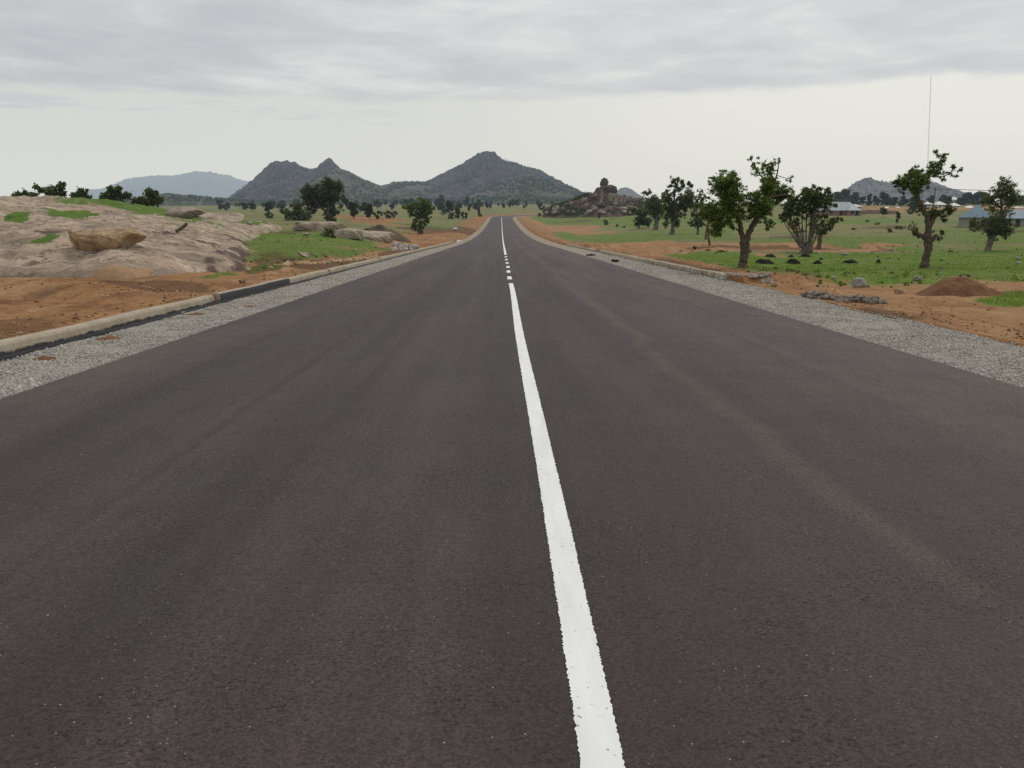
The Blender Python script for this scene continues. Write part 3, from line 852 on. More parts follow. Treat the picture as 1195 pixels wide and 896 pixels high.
# a few chips thrown onto the asphalt
r_ = np.random.default_rng(77); n = 420
y = np.exp(r_.uniform(math.log(2), math.log(22), n)); x = r_.uniform(-5.3, 5.8, n)
R = r_.uniform(.0016, .0048, n) * np.where(r_.random(n) < .06, 1.8, 1)
tag(stones('loose_chips', np.stack([x, y, np.interp(y, RY, ROADZ(RY)) + R * .3], -1), R, M['stone'], 78), kind='stuff')


def boulder(name, label, cat, px0, py0, px1, py1, mat, seed, deep=.8, rz=0.0, sink=.12, cuts=12, rough=.12, sub=4, Y=None, group=None, tilt=0.0, z=None, flat=0.0, taper=0.0):
    """a stone whose outline covers these measurements, standing where its foot meets the ground"""
    if Y is None: B = spot(.5 * (px0 + px1), py1, zground)
    else:
        B = at_depth(.5 * (px0 + px1), py1, Y); B[2] = float(zground(B[0], B[1])) if z is None else z
    k = B[1] / FPX
    W = (px1 - px0) * k; H = (py1 - py0) * k
    V, F = rock_geo(seed, sub, cuts, rough, flat)
    V[:, :2] *= (1 + taper * np.minimum(V[:, 2:3], .3))
    V = V * np.array([W / 2, W / 2 * deep, H / 2 * (1 + sink)])
    c, s = math.cos(tilt), math.sin(tilt)
    V = np.stack([V[:, 0] * c - V[:, 2] * s, V[:, 1], V[:, 0] * s + V[:, 2] * c], -1)
    V[:, 2] += H / 2 * (1 - sink)
    o = mk(name, V, F, mat, smooth=False, loc=(B[0], B[1] + W / 2 * deep * .5, B[2])); o.rotation_euler = (0, 0, rz)
    return tag(o, label, cat, group)


boulder('boulder', 'loose flat-topped tan boulder lying on the granite outcrop', 'boulder', 74, 267, 160, 291, M['tan_rock'], 104, .6, .1, .10, 12, .14, 5, flat=.5, taper=.16)
boulder('boulder', 'rounded brown boulder at the back of the grass, leftmost of two', 'boulder', 190, 237, 233, 250, M['ledge_rock'], 12, .9, .2, .35, 4, .1, Y=76)
boulder('boulder', 'long low brown boulder at the back of the grass, right of the rounded one', 'boulder', 228, 243.5, 286, 255, M['ledge_rock'], 23, .8, -.1, .3, 3, .12, Y=76, flat=.75, tilt=-.05)
boulder('rock_ledge', 'long tilted slab of pale rock under the large dark tree on the left', 'rock ledge', 340, 258, 405, 268.5, M['ledge_rock'], 31, .6, .15, .15, 6, .14, 5, tilt=-.06, flat=.3)
boulder('rock_ledge', 'lowest middle slab of pale rock with a dark bush against it', 'rock ledge', 384, 267, 424, 277.5, M['ledge_rock'], 36, .7, 0, .15, 6, .14, 5, tilt=-.10, flat=.3)
boulder('rock_ledge', 'pale smooth slab sloping down to the right beside the brown mound', 'rock ledge', 396, 267.5, 458, 278, M['ledge_rock'], 42, .7, -.1, .15, 5, .12, 5, tilt=-.15, flat=.3)
boulder('boulder', 'pale grey boulder on the grass edge behind the dry stone row', 'boulder', 993, 324, 1012, 335, M['grey_rock'], 51, .8, .3, .12)
boulder('rock_slab', 'thin tan slab tipped up on the soil left of the earth heap', 'rock slab', 1044, 336, 1060, 343, M['tan_rock'], 52, .6, .3, .05, tilt=.2)
boulder('rock_slab', 'pale flat slab at the foot of the reddish earth heap', 'rock slab', 1094, 335.5, 1113, 343, M['ledge_rock'], 53, .7, .1, .08)
boulder('rock_slab', 'small pale slab lying in the brown patch on the left slope', 'rock slab', 346, 294, 361, 300, M['ledge_rock'], 54, .6, -.4, .08, tilt=-.2)
boulder('rock_slab', 'pale chip in the grass below the long tilted slab', 'rock slab', 352, 271, 361, 275, M['pale_rock'], 55, .6, -.3, .08, tilt=-.2)
boulder('rock', 'small white rock in the grass behind the tall granite edge', 'rock', 287, 258, 295, 262, M['pale_rock'], 56, .8)
boulder('rock', 'small white rock on the soil below the dry stone row', 'rock', 977, 355, 983, 358.5, M['pale_rock'], 57, .8)
boulder('rock', 'small white rock in the grass left of the pale grey boulder', 'rock', 970, 323, 976, 327, M['pale_rock'], 58, .8)
boulder('rock', 'pale rock in the far grass right of the many-stemmed tree', 'rock', 982, 294, 990, 298, M['pale_rock'], 59, .8)
boulder('rock', 'small dark and white rock in the grass left of the earth heap', 'rock', 1066, 322, 1075, 327, M['grey_rock'], 60, .8)
for k, (a, b) in enumerate([(1186, 302.5), (1186.5, 308)]):
    boulder('rock', ['upper white stone by the right edge in the grass', 'lower white stone by the right edge in the grass'][k], 'rock', a, b - 3, a + 6, b, M['pale_rock'], 63 + k, .8, cuts=5)


def mound(name, label, cat, px0, py0, px1, py1, mat, seed, deep=.8, peak=1.1, group=None, z=None, rough=.18, zf=None):
    zf = zf or zground
    B = spot(.5 * (px0 + px1), py1, zf); k = B[1] / FPX; W = (px1 - px0) * k / 2; H = (py1 - py0) * k
    n = 40; q = np.linspace(0, 1, n); th = np.linspace(0, 2 * PI, 56, endpoint=False)
    Q, T = np.meshgrid(q, th, indexing='ij')
    x = Q * np.cos(T) * W; y = Q * np.sin(T) * W * deep
    o_ = seed * 3.7
    hh = (1 - Q) ** peak * (1 - .25 * (1 - Q) ** 3) * 1.25
    sc = 1 / max(W, .01)
    hh = hh + (fbm(x * sc * 2.2 + o_, y * sc * 2.2, 5, seed) - .5) * rough * 2.2 * np.minimum(1, (1 - Q) * 4)
    cy = B[1] + W * deep * .7
    zz_ = zf(B[0] + x, cy + y) - B[2]
    z_ = np.maximum(hh, -.02) * H + zz_ - .03 * (Q > .97) - .05 * Q
    V = np.stack([x, y, z_], -1).reshape(-1, 3)
    o = mk(name, V, grid_faces(n, 56, True)[:, ::-1], mat, smooth=True, loc=(B[0], cy, B[2]))
    return tag(o, label, cat, group)


mound('earth_heap', 'large heap of reddish brown earth on the bare soil at the right', 'earth heap', 1078, 319, 1192, 345, M['soil'], 3, .7, 1.25, rough=.26)
mound('earth_mound', 'grassy brown earth mound behind the pale sloping slab on the left', 'earth heap', 420, 265, 478, 277, M['kopje_soil'], 5, .7, .7, rough=.3)
LB = 'tiny black soil heap on the grass between the forked and the leaning tree'
for k, (a, b, c, d) in enumerate([(882, 302.5, 906, 308), (917, 302.5, 937, 308), (934, 296, 948, 300), (984, 303, 1004, 307), (949, 304, 961, 308), (893, 297, 908, 300), (920, 297.5, 928, 300), (956, 300.5, 961, 303), (1022, 303, 1029, 307), (836, 292, 848, 294)]):
    mound('soil_heap', ['wide black heap of dug soil nearest the forked tree', 'second wide black soil heap right of the forked tree', 'black soil heap at the foot of the many-stemmed tree', 'wide black soil heap farthest right on the bright grass'][k] if k < 4 else LB, 'soil heap', a, b, c, d, M['ash'], 20 + k, .7, .55, 'black soil heaps on the grass', rough=.3)

zroad = lambda X, Y: ROADZ(Y) + 0 * X + .004
for k, (a, b, c, d, lab) in enumerate([(104, 391, 140, 394.5, 'brown soil spill on the left gravel between kerb foot and stones, nearest'), (212, 363.5, 240, 366.5, 'brown soil spill on the left gravel near the white scrap'), (30, 414, 66, 418.5, 'brown soil spill on the left gravel, farthest left'), (278, 356, 300, 357.5, 'faint soil streak on the left gravel beside the blackened kerb')]):
    mound('soil_spill', lab, 'soil spill', a, d - (d - b) * .42, c, d, M['soil'], 40 + k, .8, .30, zf=zroad, rough=.55)
boulder('litter', 'white scrap of litter on the left gravel', 'litter', 211, 364, 217, 367.5, M['pale_rock'], 90, .7, .3, 0, 8, .2, 3, Y=16.9, z=-.44)
q = spot(207, 270.5, zground); kq = q[1] / FPX
mb = MB(); mb.tube(np.array([[-2 * kq, 0, 0], [3 * kq, .1, 3 * kq], [10 * kq, .1, 8.2 * kq], [11.5 * kq, .1, 9.4 * kq]]), [2.2 * kq, 1.9 * kq, 1.7 * kq, 1.2 * kq], 8, .3)
tag(mb.build('log', M['bark'], None, False, q), 'dark weathered log propped on the bare granite', 'log')

# piles of broken stone
def stone_pile(label, px0, py0, px1, py1, n, size, mat, seed, hgt=1.0, rows=False, nice=None):
    A = spot(px0, py1, zground); B = spot(px1, py1, zground); r = np.random.default_rng(seed)
    mid = .5 * (A + B); H = (py1 - py0) * mid[1] / FPX * .75
    t = r.random(n)
    P = A[None] * (1 - t[:, None]) + B[None] * t[:, None]
    lat = r.normal(0, .35, n) * (.6 if rows else 1.0)
    P[:, 0] += r.normal(0, .08, n); P[:, 1] += lat * 1.2 + (0 if rows else .6)
    env = np.clip(1 - np.abs(lat) / .8, 0, 1) * (.5 + fbm(t * 6, t * 0, 3, seed)) * hgt
    P[:, 2] = zground(P[:, 0], P[:, 1]) + H * env * r.random(n) * (.9 if rows else .6)
    R = r.uniform(.5, 1.25, n) * size
    root = empty('stone_pile', mid)
    o = stones('stones', P - mid, R, mat, seed, 1, .8); o.parent = root; o['kind'] = 'stuff'
    tag(root, label, 'stone pile')


stone_pile('dry stone row of broken grey rocks along the bare soil at right', 938, 344, 1022, 352, 330, .070, M['row_rock'], 5, 1.1, True)
stone_pile('low spread of pale broken stones in front of the forked tree', 850, 320, 906, 329, 260, .075, M['pile_rock'], 6, .7)
stone_pile('heap of white broken rocks on the left verge below the brown mound', 458, 278, 486, 292, 70, .26, M['pale_rock'], 7, 1.0)
stone_pile('scattered brown rubble along the back of the left kerb', 318, 302, 440, 311, 150, .14, M['tan_rock'], 8, .5)
# broken end block of the right kerb
boulder('concrete_block', 'broken concrete block at the near end of the right kerb', 'concrete block', 838, 321, 856, 331, M['grey_rock'], 71, .7, .2, .05, 10, .05)

# white sack and dark debris
boulder('sack', 'white filled sack lying on the left verge by the road bend', 'sack', 532.5, 277, 540, 282, simple('white_plastic', (.72, .71, .68), .6, .15), 81, .7, .3, .02, 2, .16, Y=122)
boulder('sack', 'pale bundle on the field beyond the white filled sack', 'sack', 528, 265.5, 534, 269, simple('pale_cloth', (.55, .53, .5), .8, .2), 82, .7, .3, .02, 3, .16)


def debris(label, px, py, w, h, seed):
    B = spot(px, py, lambda X, Y: ROADZ(Y)); r = np.random.default_rng(seed); k = B[1] / FPX
    mb = MB()
    for i in range(7):
        a = r.uniform(0, PI); L = w * k * r.uniform(.25, .5); c = r.normal(0, w * k * .14, 2)
        pts = np.array([[c[0] + math.cos(a) * L * t, c[1] * .6 + math.sin(a) * L * t * .5, .02 + h * k * .3 * r.random()] for t in np.linspace(-1, 1, 6)])
        mb.tube(pts, np.full(6, .03 + .05 * r.random()) * np.array([.5, 1, 1.2, 1, 1, .4]), 6, .6)
    o = mb.build('debris', M['ash'], None, False, (B[0], B[1], B[2] - .02))
    tag(o, label, 'debris')


debris('flattened dark debris on the right edge of the asphalt', 689, 298, 11, 3, 1)
debris('brown clod of debris on the right gravel nearest the kerb joint', 719, 305, 8, 4, 2)

# ---------------------------------------------------------------- hills
def hill(name, pts, D, front, back, base_z, mat, seed, rough=.10, shape=1.25, na=260, nd=90, scrub=0, scrub_size=4.0, rock_bias=0.0, crest=.01):
    px = np.array([p[0] for p in pts], float); py = np.array([p[1] for p in pts], float)
    X = np.linspace(px[0], px[-1], na); Yp = np.interp(X, px, py)
    dirs = np.array([sight(a, b) for a, b in zip(X, Yp)])
    dirs /= np.hypot(dirs[:, 0], dirs[:, 1])[:, None]
    zc = EYE + dirs[:, 2] * D
    end = sst(0, .06, np.linspace(0, 1, na)) * sst(1, .94, np.linspace(0, 1, na))
    hgt = np.maximum(zc - base_z, 2)
    s = np.concatenate([np.linspace(-1, 0, nd), np.linspace(0, 1, 24)[1:]])
    dep = np.where(s < 0, D + s * front, D + s * back)
    P = dirs[None, :, :2] * dep[:, None, None]
    prof = np.clip(1 - np.abs(s), 0, 1) ** shape
    n = fbm(P[..., 0] / (front * .16) + seed, P[..., 1] / (front * .22), 6, seed, .56) - .5
    ridge = .5 - np.abs(fbm(P[..., 0] / (front * .11) + seed * 2, P[..., 1] / (front * .3), 5, seed + 3, .55) - .5) * 2
    amp = (np.abs(s) * (1 - np.abs(s)) * 4)[:, None] * .8 + crest
    z = base_z - 12 * (1 - end)[None] + hgt[None] * (prof[:, None] + (n * 2.2 + ridge * 1.1) * rough * amp * 2.6)
    jag = (fbm(P[..., 0] / 18, P[..., 1] / 18, 4, seed + 9, .6) - .5) * hgt.max() * .085
    z = z + jag * np.minimum(1, prof * 5)[:, None] - 30 * (np.abs(s)[:, None] > .985)
    V = np.concatenate([P, z[..., None]], -1)
    o = mk(name, V.reshape(-1, 3), grid_faces(len(s), na), mat, smooth=True)
    tag(o, kind='structure')
    if scrub:
        r = np.random.default_rng(seed + 40)
        i = (r.random(scrub * 3) ** .9 * (nd - 1)).astype(int); j = r.integers(2, na - 2, scrub * 3)
        d = fbm(V[i, j, 0] / (front * .10), V[i, j, 1] / (front * .10), 4, seed + 21)
        k = (r.random(len(i)) < sst(.36 + rock_bias, .56 + rock_bias, d)) ; i, j = i[k][:scrub], j[k][:scrub]
        C = V[i, j] * .5 + V[np.minimum(i + 1, nd), np.minimum(j + 1, na - 1)] * .5 + r.normal(0, 1.5, (len(i), 3)) * np.array([1, 1, 0])
        R = r.uniform(.25, 1.0, len(i)) ** 1.6 * 1.55 * scrub_size
        C[:, 2] += R * .25
        tag(leaf_cloud_obj('hill_scrub', C, R, 10, R.mean() * .75, M['scrub'], seed), kind='stuff')
    return V


def leaf_quads(C, R, per, size, seed, flat=.8, shell=.55):
    """leaf-shaped quads spread through a set of clumps"""
    r = np.random.default_rng(seed); C = np.asarray(C, float); R = np.asarray(R, float)
    per = np.broadcast_to(np.asarray(per), (len(C),)).astype(int)
    idx = np.repeat(np.arange(len(C)), per); n = len(idx)
    d = r.normal(size=(n, 3)); d /= np.linalg.norm(d, axis=1, keepdims=True)
    q = r.random(n) ** shell if shell > 0 else np.abs(r.normal(0, .62, n)) ** .8 + .02
    P = C[idx] + d * (R[idx] * q)[:, None] * np.array([1, 1, flat])
    a = d * .5 + r.normal(size=(n, 3)) * .9; a /= np.linalg.norm(a, axis=1, keepdims=True)
    b = np.cross(a, r.normal(size=(n, 3))); b /= np.maximum(np.linalg.norm(b, axis=1, keepdims=True), 1e-6)
    c = np.cross(a, b)
    L = size * r.uniform(.6, 1.3, n); Wd = L * r.uniform(.42, .7, n)
    v = np.stack([P - b * L[:, None], P + c * Wd[:, None] + a * (L * .15)[:, None], P + b * L[:, None], P - c * Wd[:, None] + a * (L * .15)[:, None]], 1)
    return v.reshape(-1, 3), np.arange(n * 4).reshape(n, 4)


def leaf_cloud_obj(name, C, R, per, size, mat, seed, parent=None, flat=.8):
    V, F = leaf_quads(C, R, per, size, seed, flat); return mk(name, V, F, mat, parent)


HB = 16
hill('distant_mountain', [(60, 238), (90, 228), (104, 221.4), (120, 219.7), (135.5, 213.4), (150.6, 208), (181, 204.4), (198, 205), (213, 203), (228.4, 199.3), (243.5, 200.6), (266, 204), (278.6, 209), (292, 212.6), (315, 222), (345, 238)], 11000, 2500, 2500, 15, M['hill_far'], 5, .05, 1.1, na=160, nd=40)
hill('low_hill', [(140, 238), (165, 229), (196, 225), (213, 227.2), (251, 231.5), (290, 235), (320, 238)], 1900, 500, 400, HB, M['hill_green'], 9, .08, na=120, nd=40, scrub=500, scrub_size=3.5)
hill('rocky_hill', [(255, 238), (270, 230.3), (284, 222), (298, 210), (308, 200.5), (314, 196), (320, 192), (327, 190.4), (334, 190), (344, 190.5), (354.4, 196.5), (361.5, 197), (370.5, 195), (374, 190.5), (377, 189), (381, 186), (384, 185), (387, 186), (390.6, 190.5), (396.6, 198), (410, 207), (430, 218), (450, 232), (460, 238)], 2700, 800, 500, HB, M['hill_rock'], 14, .15, 1.0, na=300, scrub=1500, scrub_size=3.6, rock_bias=.10, crest=.02)
hill('wooded_hill', [(290, 240), (318, 233), (340, 224), (358, 214), (372, 204), (384, 198.5), (392, 196.5), (399, 197.5), (406.6, 200), (420.7, 207), (434.7, 212.6), (444.8, 217), (462, 223), (485, 231), (510, 239)], 2250, 600, 400, HB, M['hill_green'], 23, .13, 1.15, na=300, scrub=3000, scrub_size=3.6)
hill('saddle_hill', [(400, 238), (425, 224), (444.8, 216.3), (455, 213.8), (463, 212.6), (473, 212), (490, 212.8), (505, 214), (530, 221), (560, 236)], 2500, 700, 400, HB, M['hill_green'], 33, .12, 1.1, na=200, scrub=2600, scrub_size=3.8)
hill('tall_hill', [(440, 238), (470, 226), (490, 214), (500, 211.6), (508, 208), (516, 203), (524, 199), (540, 190), (552, 182), (558, 179), (564, 177.7), (571, 178.6), (576.5, 180), (588.5, 189), (600.6, 192), (616.6, 195), (630.7, 198.6), (644.7, 207), (658.8, 216), (670.8, 221), (680, 226), (700, 234), (715, 239)], 2650, 800, 500, HB, M['hill_rock'], 41, .14, 1.1, na=320, scrub=2600, scrub_size=4.0, rock_bias=.03, crest=.02)
hill('hill_spur', [(520, 240), (538, 230), (548, 224), (558, 218), (568, 214.5), (576, 212), (584.5, 209), (600.6, 204.6), (616.6, 205), (632.7, 208.6), (648.8, 213.6), (665, 220), (679, 226), (690, 232), (705, 239)], 2150, 600, 350, HB, M['hill_green'], 57, .15, 1.1, na=280, scrub=3000, scrub_size=3.6)
hill('village_hill', [(940, 241), (967, 230), (985, 222.6), (999, 212), (1003, 211.5), (1009, 208), (1013, 207), (1017, 207.4), (1021, 210), (1035, 213), (1050, 212), (1067, 211), (1091.6, 213), (1101.6, 217), (1121.7, 224), (1140, 229), (1170, 240)], 3000, 800, 500, HB, M['hill_grey'], 63, .10, 1.1, na=240, scrub=900, scrub_size=3.8, crest=.015)
hill('small_dome_hill', [(708, 240), (714, 229), (719.5, 223), (724, 220), (728.5, 218.8), (733, 219.2), (737.6, 221), (743, 225), (749, 229), (760, 240)], 3600, 500, 400, HB, M['hill_grey'], 71, .06, .9, na=120, nd=40)


# ---------------------------------------------------------------- trees
def tree(name, label, cat, base_px, limbs, blobs, crop, leaf='leaf_fresh', bark='bark', Y=None, leafsz=None, seed=1, group=None, dens=1.0, depth=.45, scrub_twigs=True, lift=0.0):
    """limbs: lists of (x, y, width); blobs: (x, y, radius[, density[, leaf material]]) measured on an enlarged view of the photograph,
    crop = (x of the view's left edge, y of its top edge, photo pixels per view pixel)"""
    r = np.random.default_rng(seed)
    cx0, cy0, s = crop
    bx, by = cx0 + base_px[0] * s, cy0 + base_px[1] * s
    if Y is None: B = spot(bx, by, zground)
    else: B = at_depth(bx, by, Y)
    gz = float(zground(B[0], B[1])); 
    k = s * B[1] / FPX * 1.01
    root = empty(name, (B[0], B[1], gz - .03)); tag(root, label, cat, group)
    zoff = B[2] - gz
    cv = lambda x, y: ((x - base_px[0]) * k, -(y - base_px[1]) * k + zoff)
    width = max(b[2] for b in blobs) * k
    allx = [b[0] for b in blobs]; span = (max(allx) - min(allx)) * k * depth
    mb = MB(); nodes = []
    for li, L in enumerate(limbs):
        dy = 0.0 if li == 0 else r.uniform(-.3, .3) * span * .4
        P = []
        for q, (x, y, wd) in enumerate(L):
            X, Z = cv(x, y); t = q / max(1, len(L) - 1)
            P.append((X, dy * t, Z, wd * k / 2))
        P = np.array(P); Pth = smooth_path(P, 5)
        Pth[:, :2] += r.normal(0, .12, (len(Pth), 2)) * Pth[:, 3:4]
        if li == 0 and not lift: 
            Pth[0, 3] *= 1.35; Pth[0, 2] = min(Pth[0, 2], 0) - .1
        mb.tube(Pth[:, :3], np.maximum(Pth[:, 3], .012), 9 if li == 0 else 7, .22)
        nodes += [tuple(p) for p in Pth]
    nodes = np.array(nodes)
    sz = leafsz or max(.038, .88 * B[1] / FPX)
    groups = {}
    for b in blobs:
        x, y, rad = b[:3]; de = b[3] if len(b) > 3 else 1.0; lf = b[4] if len(b) > 4 else leaf
        X, Z = cv(x, y); R = rad * k * 1.12
        Yd = r.uniform(-1, 1) * span * .5
        C0 = np.array([X, Yd, Z])
        j = np.argmin(np.linalg.norm((nodes[:, :3] - C0) * np.array([1, .5, 1]) + np.array([0, 0, .15]) * 0, axis=1) - nodes[:, 2] * 0)
        n0 = nodes[j]
        # branch to the clump
        mid = .5 * (n0[:3] + C0) + r.normal(0, .08, 3) * R + np.array([0, 0, -.1 * R])
        if np.linalg.norm(C0 - n0[:3]) > .12 * R:
            mb.tube(smooth_path([n0[:3], mid, C0], 4), np.linspace(max(min(n0[3], R * .10), .012), .008 + R * .02, 9), 5, .2)
        nc = int(np.clip(6.2 * (R / (sz * 4.2)) ** 2, 13, 56) * (.45 + .55 * de))
        d = r.normal(size=(nc, 3)); d /= np.linalg.norm(d, axis=1, keepdims=True)
        CC = C0 + d * (R * (.25 + .85 * r.random((nc, 1)) ** .8 + .18 * (r.random((nc, 1)) < .18))) * np.array([1, 1, .95])
        for c in CC[: max(3, nc // 3)]:
            mb.tube(np.stack([C0 + r.normal(0, .05, 3) * R, .5 * (C0 + c) + r.normal(0, .06, 3) * R, c]), [R * .030 + .006, R * .018 + .004, .004], 4, 0, False)
        cr = np.maximum(R * r.uniform(.16, .44, nc), sz * 2.0)
        per = np.clip((31 * dens * (.35 + .65 * de) * (cr / (sz * 2.2)) ** 2).astype(int), 9, 240)
        g = groups.setdefault(lf, [[], [], []]); g[0].append(CC); g[1].append(cr); g[2].append(per)
    mb.build('trunk', M[bark], root, True)
    VV, FF, MI = [], [], []; nv = 0
    for q, (lf, g) in enumerate(groups.items()):
        V, F = leaf_quads(np.concatenate(g[0]), np.concatenate(g[1]), np.concatenate(g[2]), sz, seed + q, .9, -1)
        VV.append(V); FF.append(F + nv); nv += len(V); MI += [q] * len(F)
    mk('crown', np.concatenate(VV), np.concatenate(FF), None, root, mats=[M[l] for l in groups], midx=MI)
    return root


CA = (810, 180, .1674)
tree('tree', 'forked leafy tree with a light patch on its trunk, nearest on the right', 'tree', (340, 790),
     [[(340, 792, 62), (343, 740, 56), (345, 690, 58), (346, 640, 60), (345, 605, 62)],
      [(338, 625, 40), (322, 565, 36), (303, 490, 34), (282, 430, 30), (250, 380, 24), (215, 320, 18), (190, 260, 12)],
      [(352, 622, 42), (372, 545, 40), (396, 485, 38), (418, 440, 34), (445, 385, 28), (490, 320, 24), (500, 260, 16), (455, 205, 12), (395, 150, 8)],
      [(282, 430, 20), (220, 430, 16), (175, 470, 10)], [(425, 430, 20), (455, 440, 14), (465, 470, 8)], [(490, 320, 16), (560, 300, 14), (630, 300, 8)], [(500, 260, 12), (530, 170, 10), (540, 90, 6)],
      [(300, 540, 14), (275, 520, 9)], [(360, 690, 16), (378, 676, 12), (392, 672, 8)]],
     [(170, 250, 72), (228, 205, 52), (110, 205, 34, .5), (75, 195, 20, .3), (200, 310, 78), (250, 165, 26, .6), (200, 150, 26, .5), (125, 400, 66), (85, 420, 34, 1, 'leaf_bright'), (220, 400, 76), (170, 480, 56), (285, 340, 42), (300, 255, 30, .5), (272, 510, 18, .8), (140, 545, 30), (165, 560, 24),
      (400, 370, 66), (378, 318, 44), (445, 420, 58), (460, 480, 32), (330, 310, 30), (345, 420, 36), (470, 520, 14, .6), (420, 300, 30),
      (530, 300, 68), (602, 300, 54), (520, 355, 38), (480, 240, 50), (525, 200, 56), (500, 130, 46), (540, 80, 36, .8), (390, 100, 36, .6), (372, 155, 30, .6), (345, 70, 15, .4), (620, 198, 24, .4), (650, 305, 26), (432, 95, 24, .5), (440, 222, 22, .5), (405, 205, 16, .4)],
     CA, 'leaf_fresh', 'bark', None, None, 3)
CB = (1025, 175, .1619)
tree('tree', 'leaning pollarded tree with a bare bent trunk and a flag-like crown', 'tree', (335, 850),
     [[(333, 852, 74), (338, 800, 54), (341, 740, 50), (340, 680, 56), (335, 640, 54), (332, 590, 40), (330, 545, 44)],
      [(328, 560, 40), (308, 490, 38), (270, 430, 34), (228, 365, 34), (198, 315, 30), (196, 270, 20), (240, 210, 14), (320, 155, 10), (360, 85, 6)],
      [(335, 560, 36), (358, 495, 34), (388, 462, 30), (410, 445, 16)], [(332, 665, 34), (300, 625, 32), (240, 600, 22)], [(345, 665, 34), (375, 640, 30), (395, 612, 24)],
      [(198, 315, 20), (150, 270, 14), (95, 250, 8)], [(250, 205, 9), (330, 215, 7), (420, 205, 5), (490, 150, 4)], [(240, 460, 16), (222, 445, 12)]],
     [(180, 258, 62), (130, 245, 42), (90, 250, 34), (110, 262, 36), (72, 254, 24, .8), (62, 255, 16, .5), (205, 212, 46), (160, 182, 28), (130, 200, 18, .6), (240, 165, 34), (290, 178, 42), (330, 150, 36), (250, 245, 32, .4), (350, 105, 24, .6), (340, 80, 18, .7), (400, 75, 20, .6), (370, 45, 14, .5), (380, 120, 16, .6), (350, 210, 30, .6), (350, 236, 16, .6), (420, 200, 18, .4), (462, 175, 13, .5), (490, 150, 12, .9), (440, 212, 14, .4), (150, 300, 26), (300, 130, 16, .5),
      (402, 452, 42, 1, 'leaf_olive'), (360, 462, 40, 1, 'leaf_olive'), (435, 440, 34, 1, 'leaf_olive'), (382, 512, 14, 1, 'leaf_olive'), (345, 492, 24, 1, 'leaf_olive'), (222, 445, 26, 1, 'leaf_dark'),
      (275, 598, 30, .5, 'leaf_brown'), (195, 565, 34, .3, 'leaf_brown'), (240, 600, 22, .6, 'leaf_brown'), (300, 622, 20, .7, 'leaf_brown'), (385, 606, 28, .7, 'leaf_brown'), (402, 595, 16, .7, 'leaf_brown'), (370, 640, 18, .7, 'leaf_brown')],
     CB, 'leaf_fresh', 'bark', None, None, 4)
tree('tree', 'two-tiered round-crowned tree in front of the blue-roofed buildings', 'tree', (785, 725),
     [[(785, 727, 46), (793, 690, 36), (800, 650, 38), (806, 620, 40)], [(806, 625, 26), (828, 560, 22), (848, 480, 20), (846, 410, 14), (820, 330, 8), (815, 270, 6)], [(800, 640, 20), (770, 590, 14), (705, 550, 8)], [(812, 630, 20), (860, 590, 14), (905, 560, 8)], [(848, 470, 10), (905, 380, 7), (905, 310, 5)], [(846, 430, 10), (780, 370, 6)]],
     [(840, 570, 72), (782, 582, 42), (900, 570, 44), (702, 545, 44), (675, 560, 24), (800, 512, 34), (850, 522, 58), (910, 525, 30), (870, 615, 36),
      (810, 262, 42), (830, 237, 22, .8), (790, 312, 48), (850, 322, 56), (890, 282, 28, .8), (770, 372, 52), (842, 392, 46, .5), (900, 372, 52, .8), (760, 440, 34), (950, 430, 24, .5), (900, 450, 40, .4, 'leaf_brown'), (732, 372, 20), (830, 452, 24, .4), (912, 310, 28, .7), (780, 470, 24, .6)],
     CB, 'leaf_olive', 'bark_grey', None, None, 5, dens=.5)
CC_ = (900, 215, .0949)
stems = [[(430, 842, 130), (430, 800, 118), (430, 755, 126)]]
for k, (x, y, b) in enumerate([(140, 470, 360), (185, 420, 370), (250, 380, 385), (330, 330, 400), (400, 300, 425), (455, 320, 445), (550, 350, 460), (600, 330, 478), (510, 480, 470), (300, 450, 395), (230, 480, 372)]):
    stems.append([(b, 770, 28), (b + (x - b) * .28, 690, 20), (b + (x - b) * .75, .5 * (640 + y), 14), (x, y, 8)])
stems.append([(470, 760, 30), (474, 620, 32), (474, 480, 30), (476, 370, 24), (470, 290, 14)])
stems.append([(380, 740, 26), (330, 715, 20), (285, 705, 10)])
tree('tree', 'many-stemmed fan-shaped tree with a dense top and brownish inner twigs', 'tree', (430, 840), stems,
     [(430, 130, 76), (350, 180, 86), (250, 230, 76), (180, 300, 66), (128, 395, 50), (215, 380, 66), (520, 150, 58), (560, 225, 58), (480, 230, 86), (600, 320, 46), (320, 300, 66), (640, 130, 58), (682, 200, 38), (690, 282, 24, .7), (622, 400, 28), (400, 100, 36), (490, 95, 34), (130, 450, 26),
      (160, 350, 60), (270, 330, 66), (390, 230, 70), (450, 210, 70), (600, 250, 56), (510, 290, 60), (420, 330, 46), (330, 380, 46, .7, 'leaf_brown'), (240, 460, 52, .6, 'leaf_brown'), (320, 480, 58, .5, 'leaf_brown'), (555, 400, 60, .8, 'leaf_brown'), (540, 520, 52, .7, 'leaf_olive'), (440, 500, 40, .3, 'leaf_brown'), (480, 350, 60, .7, 'leaf_brown'), (200, 520, 36, .5, 'leaf_brown'), (290, 570, 44, .4, 'leaf_brown'), (390, 420, 40, .4, 'leaf_brown'), (580, 470, 40, .7, 'leaf_olive'), (380, 580, 40, .25, 'leaf_brown'), (500, 600, 40, .35, 'leaf_olive')],
     CC_, 'leaf_dark', 'bark_grey', None, None, 6, dens=1.3)
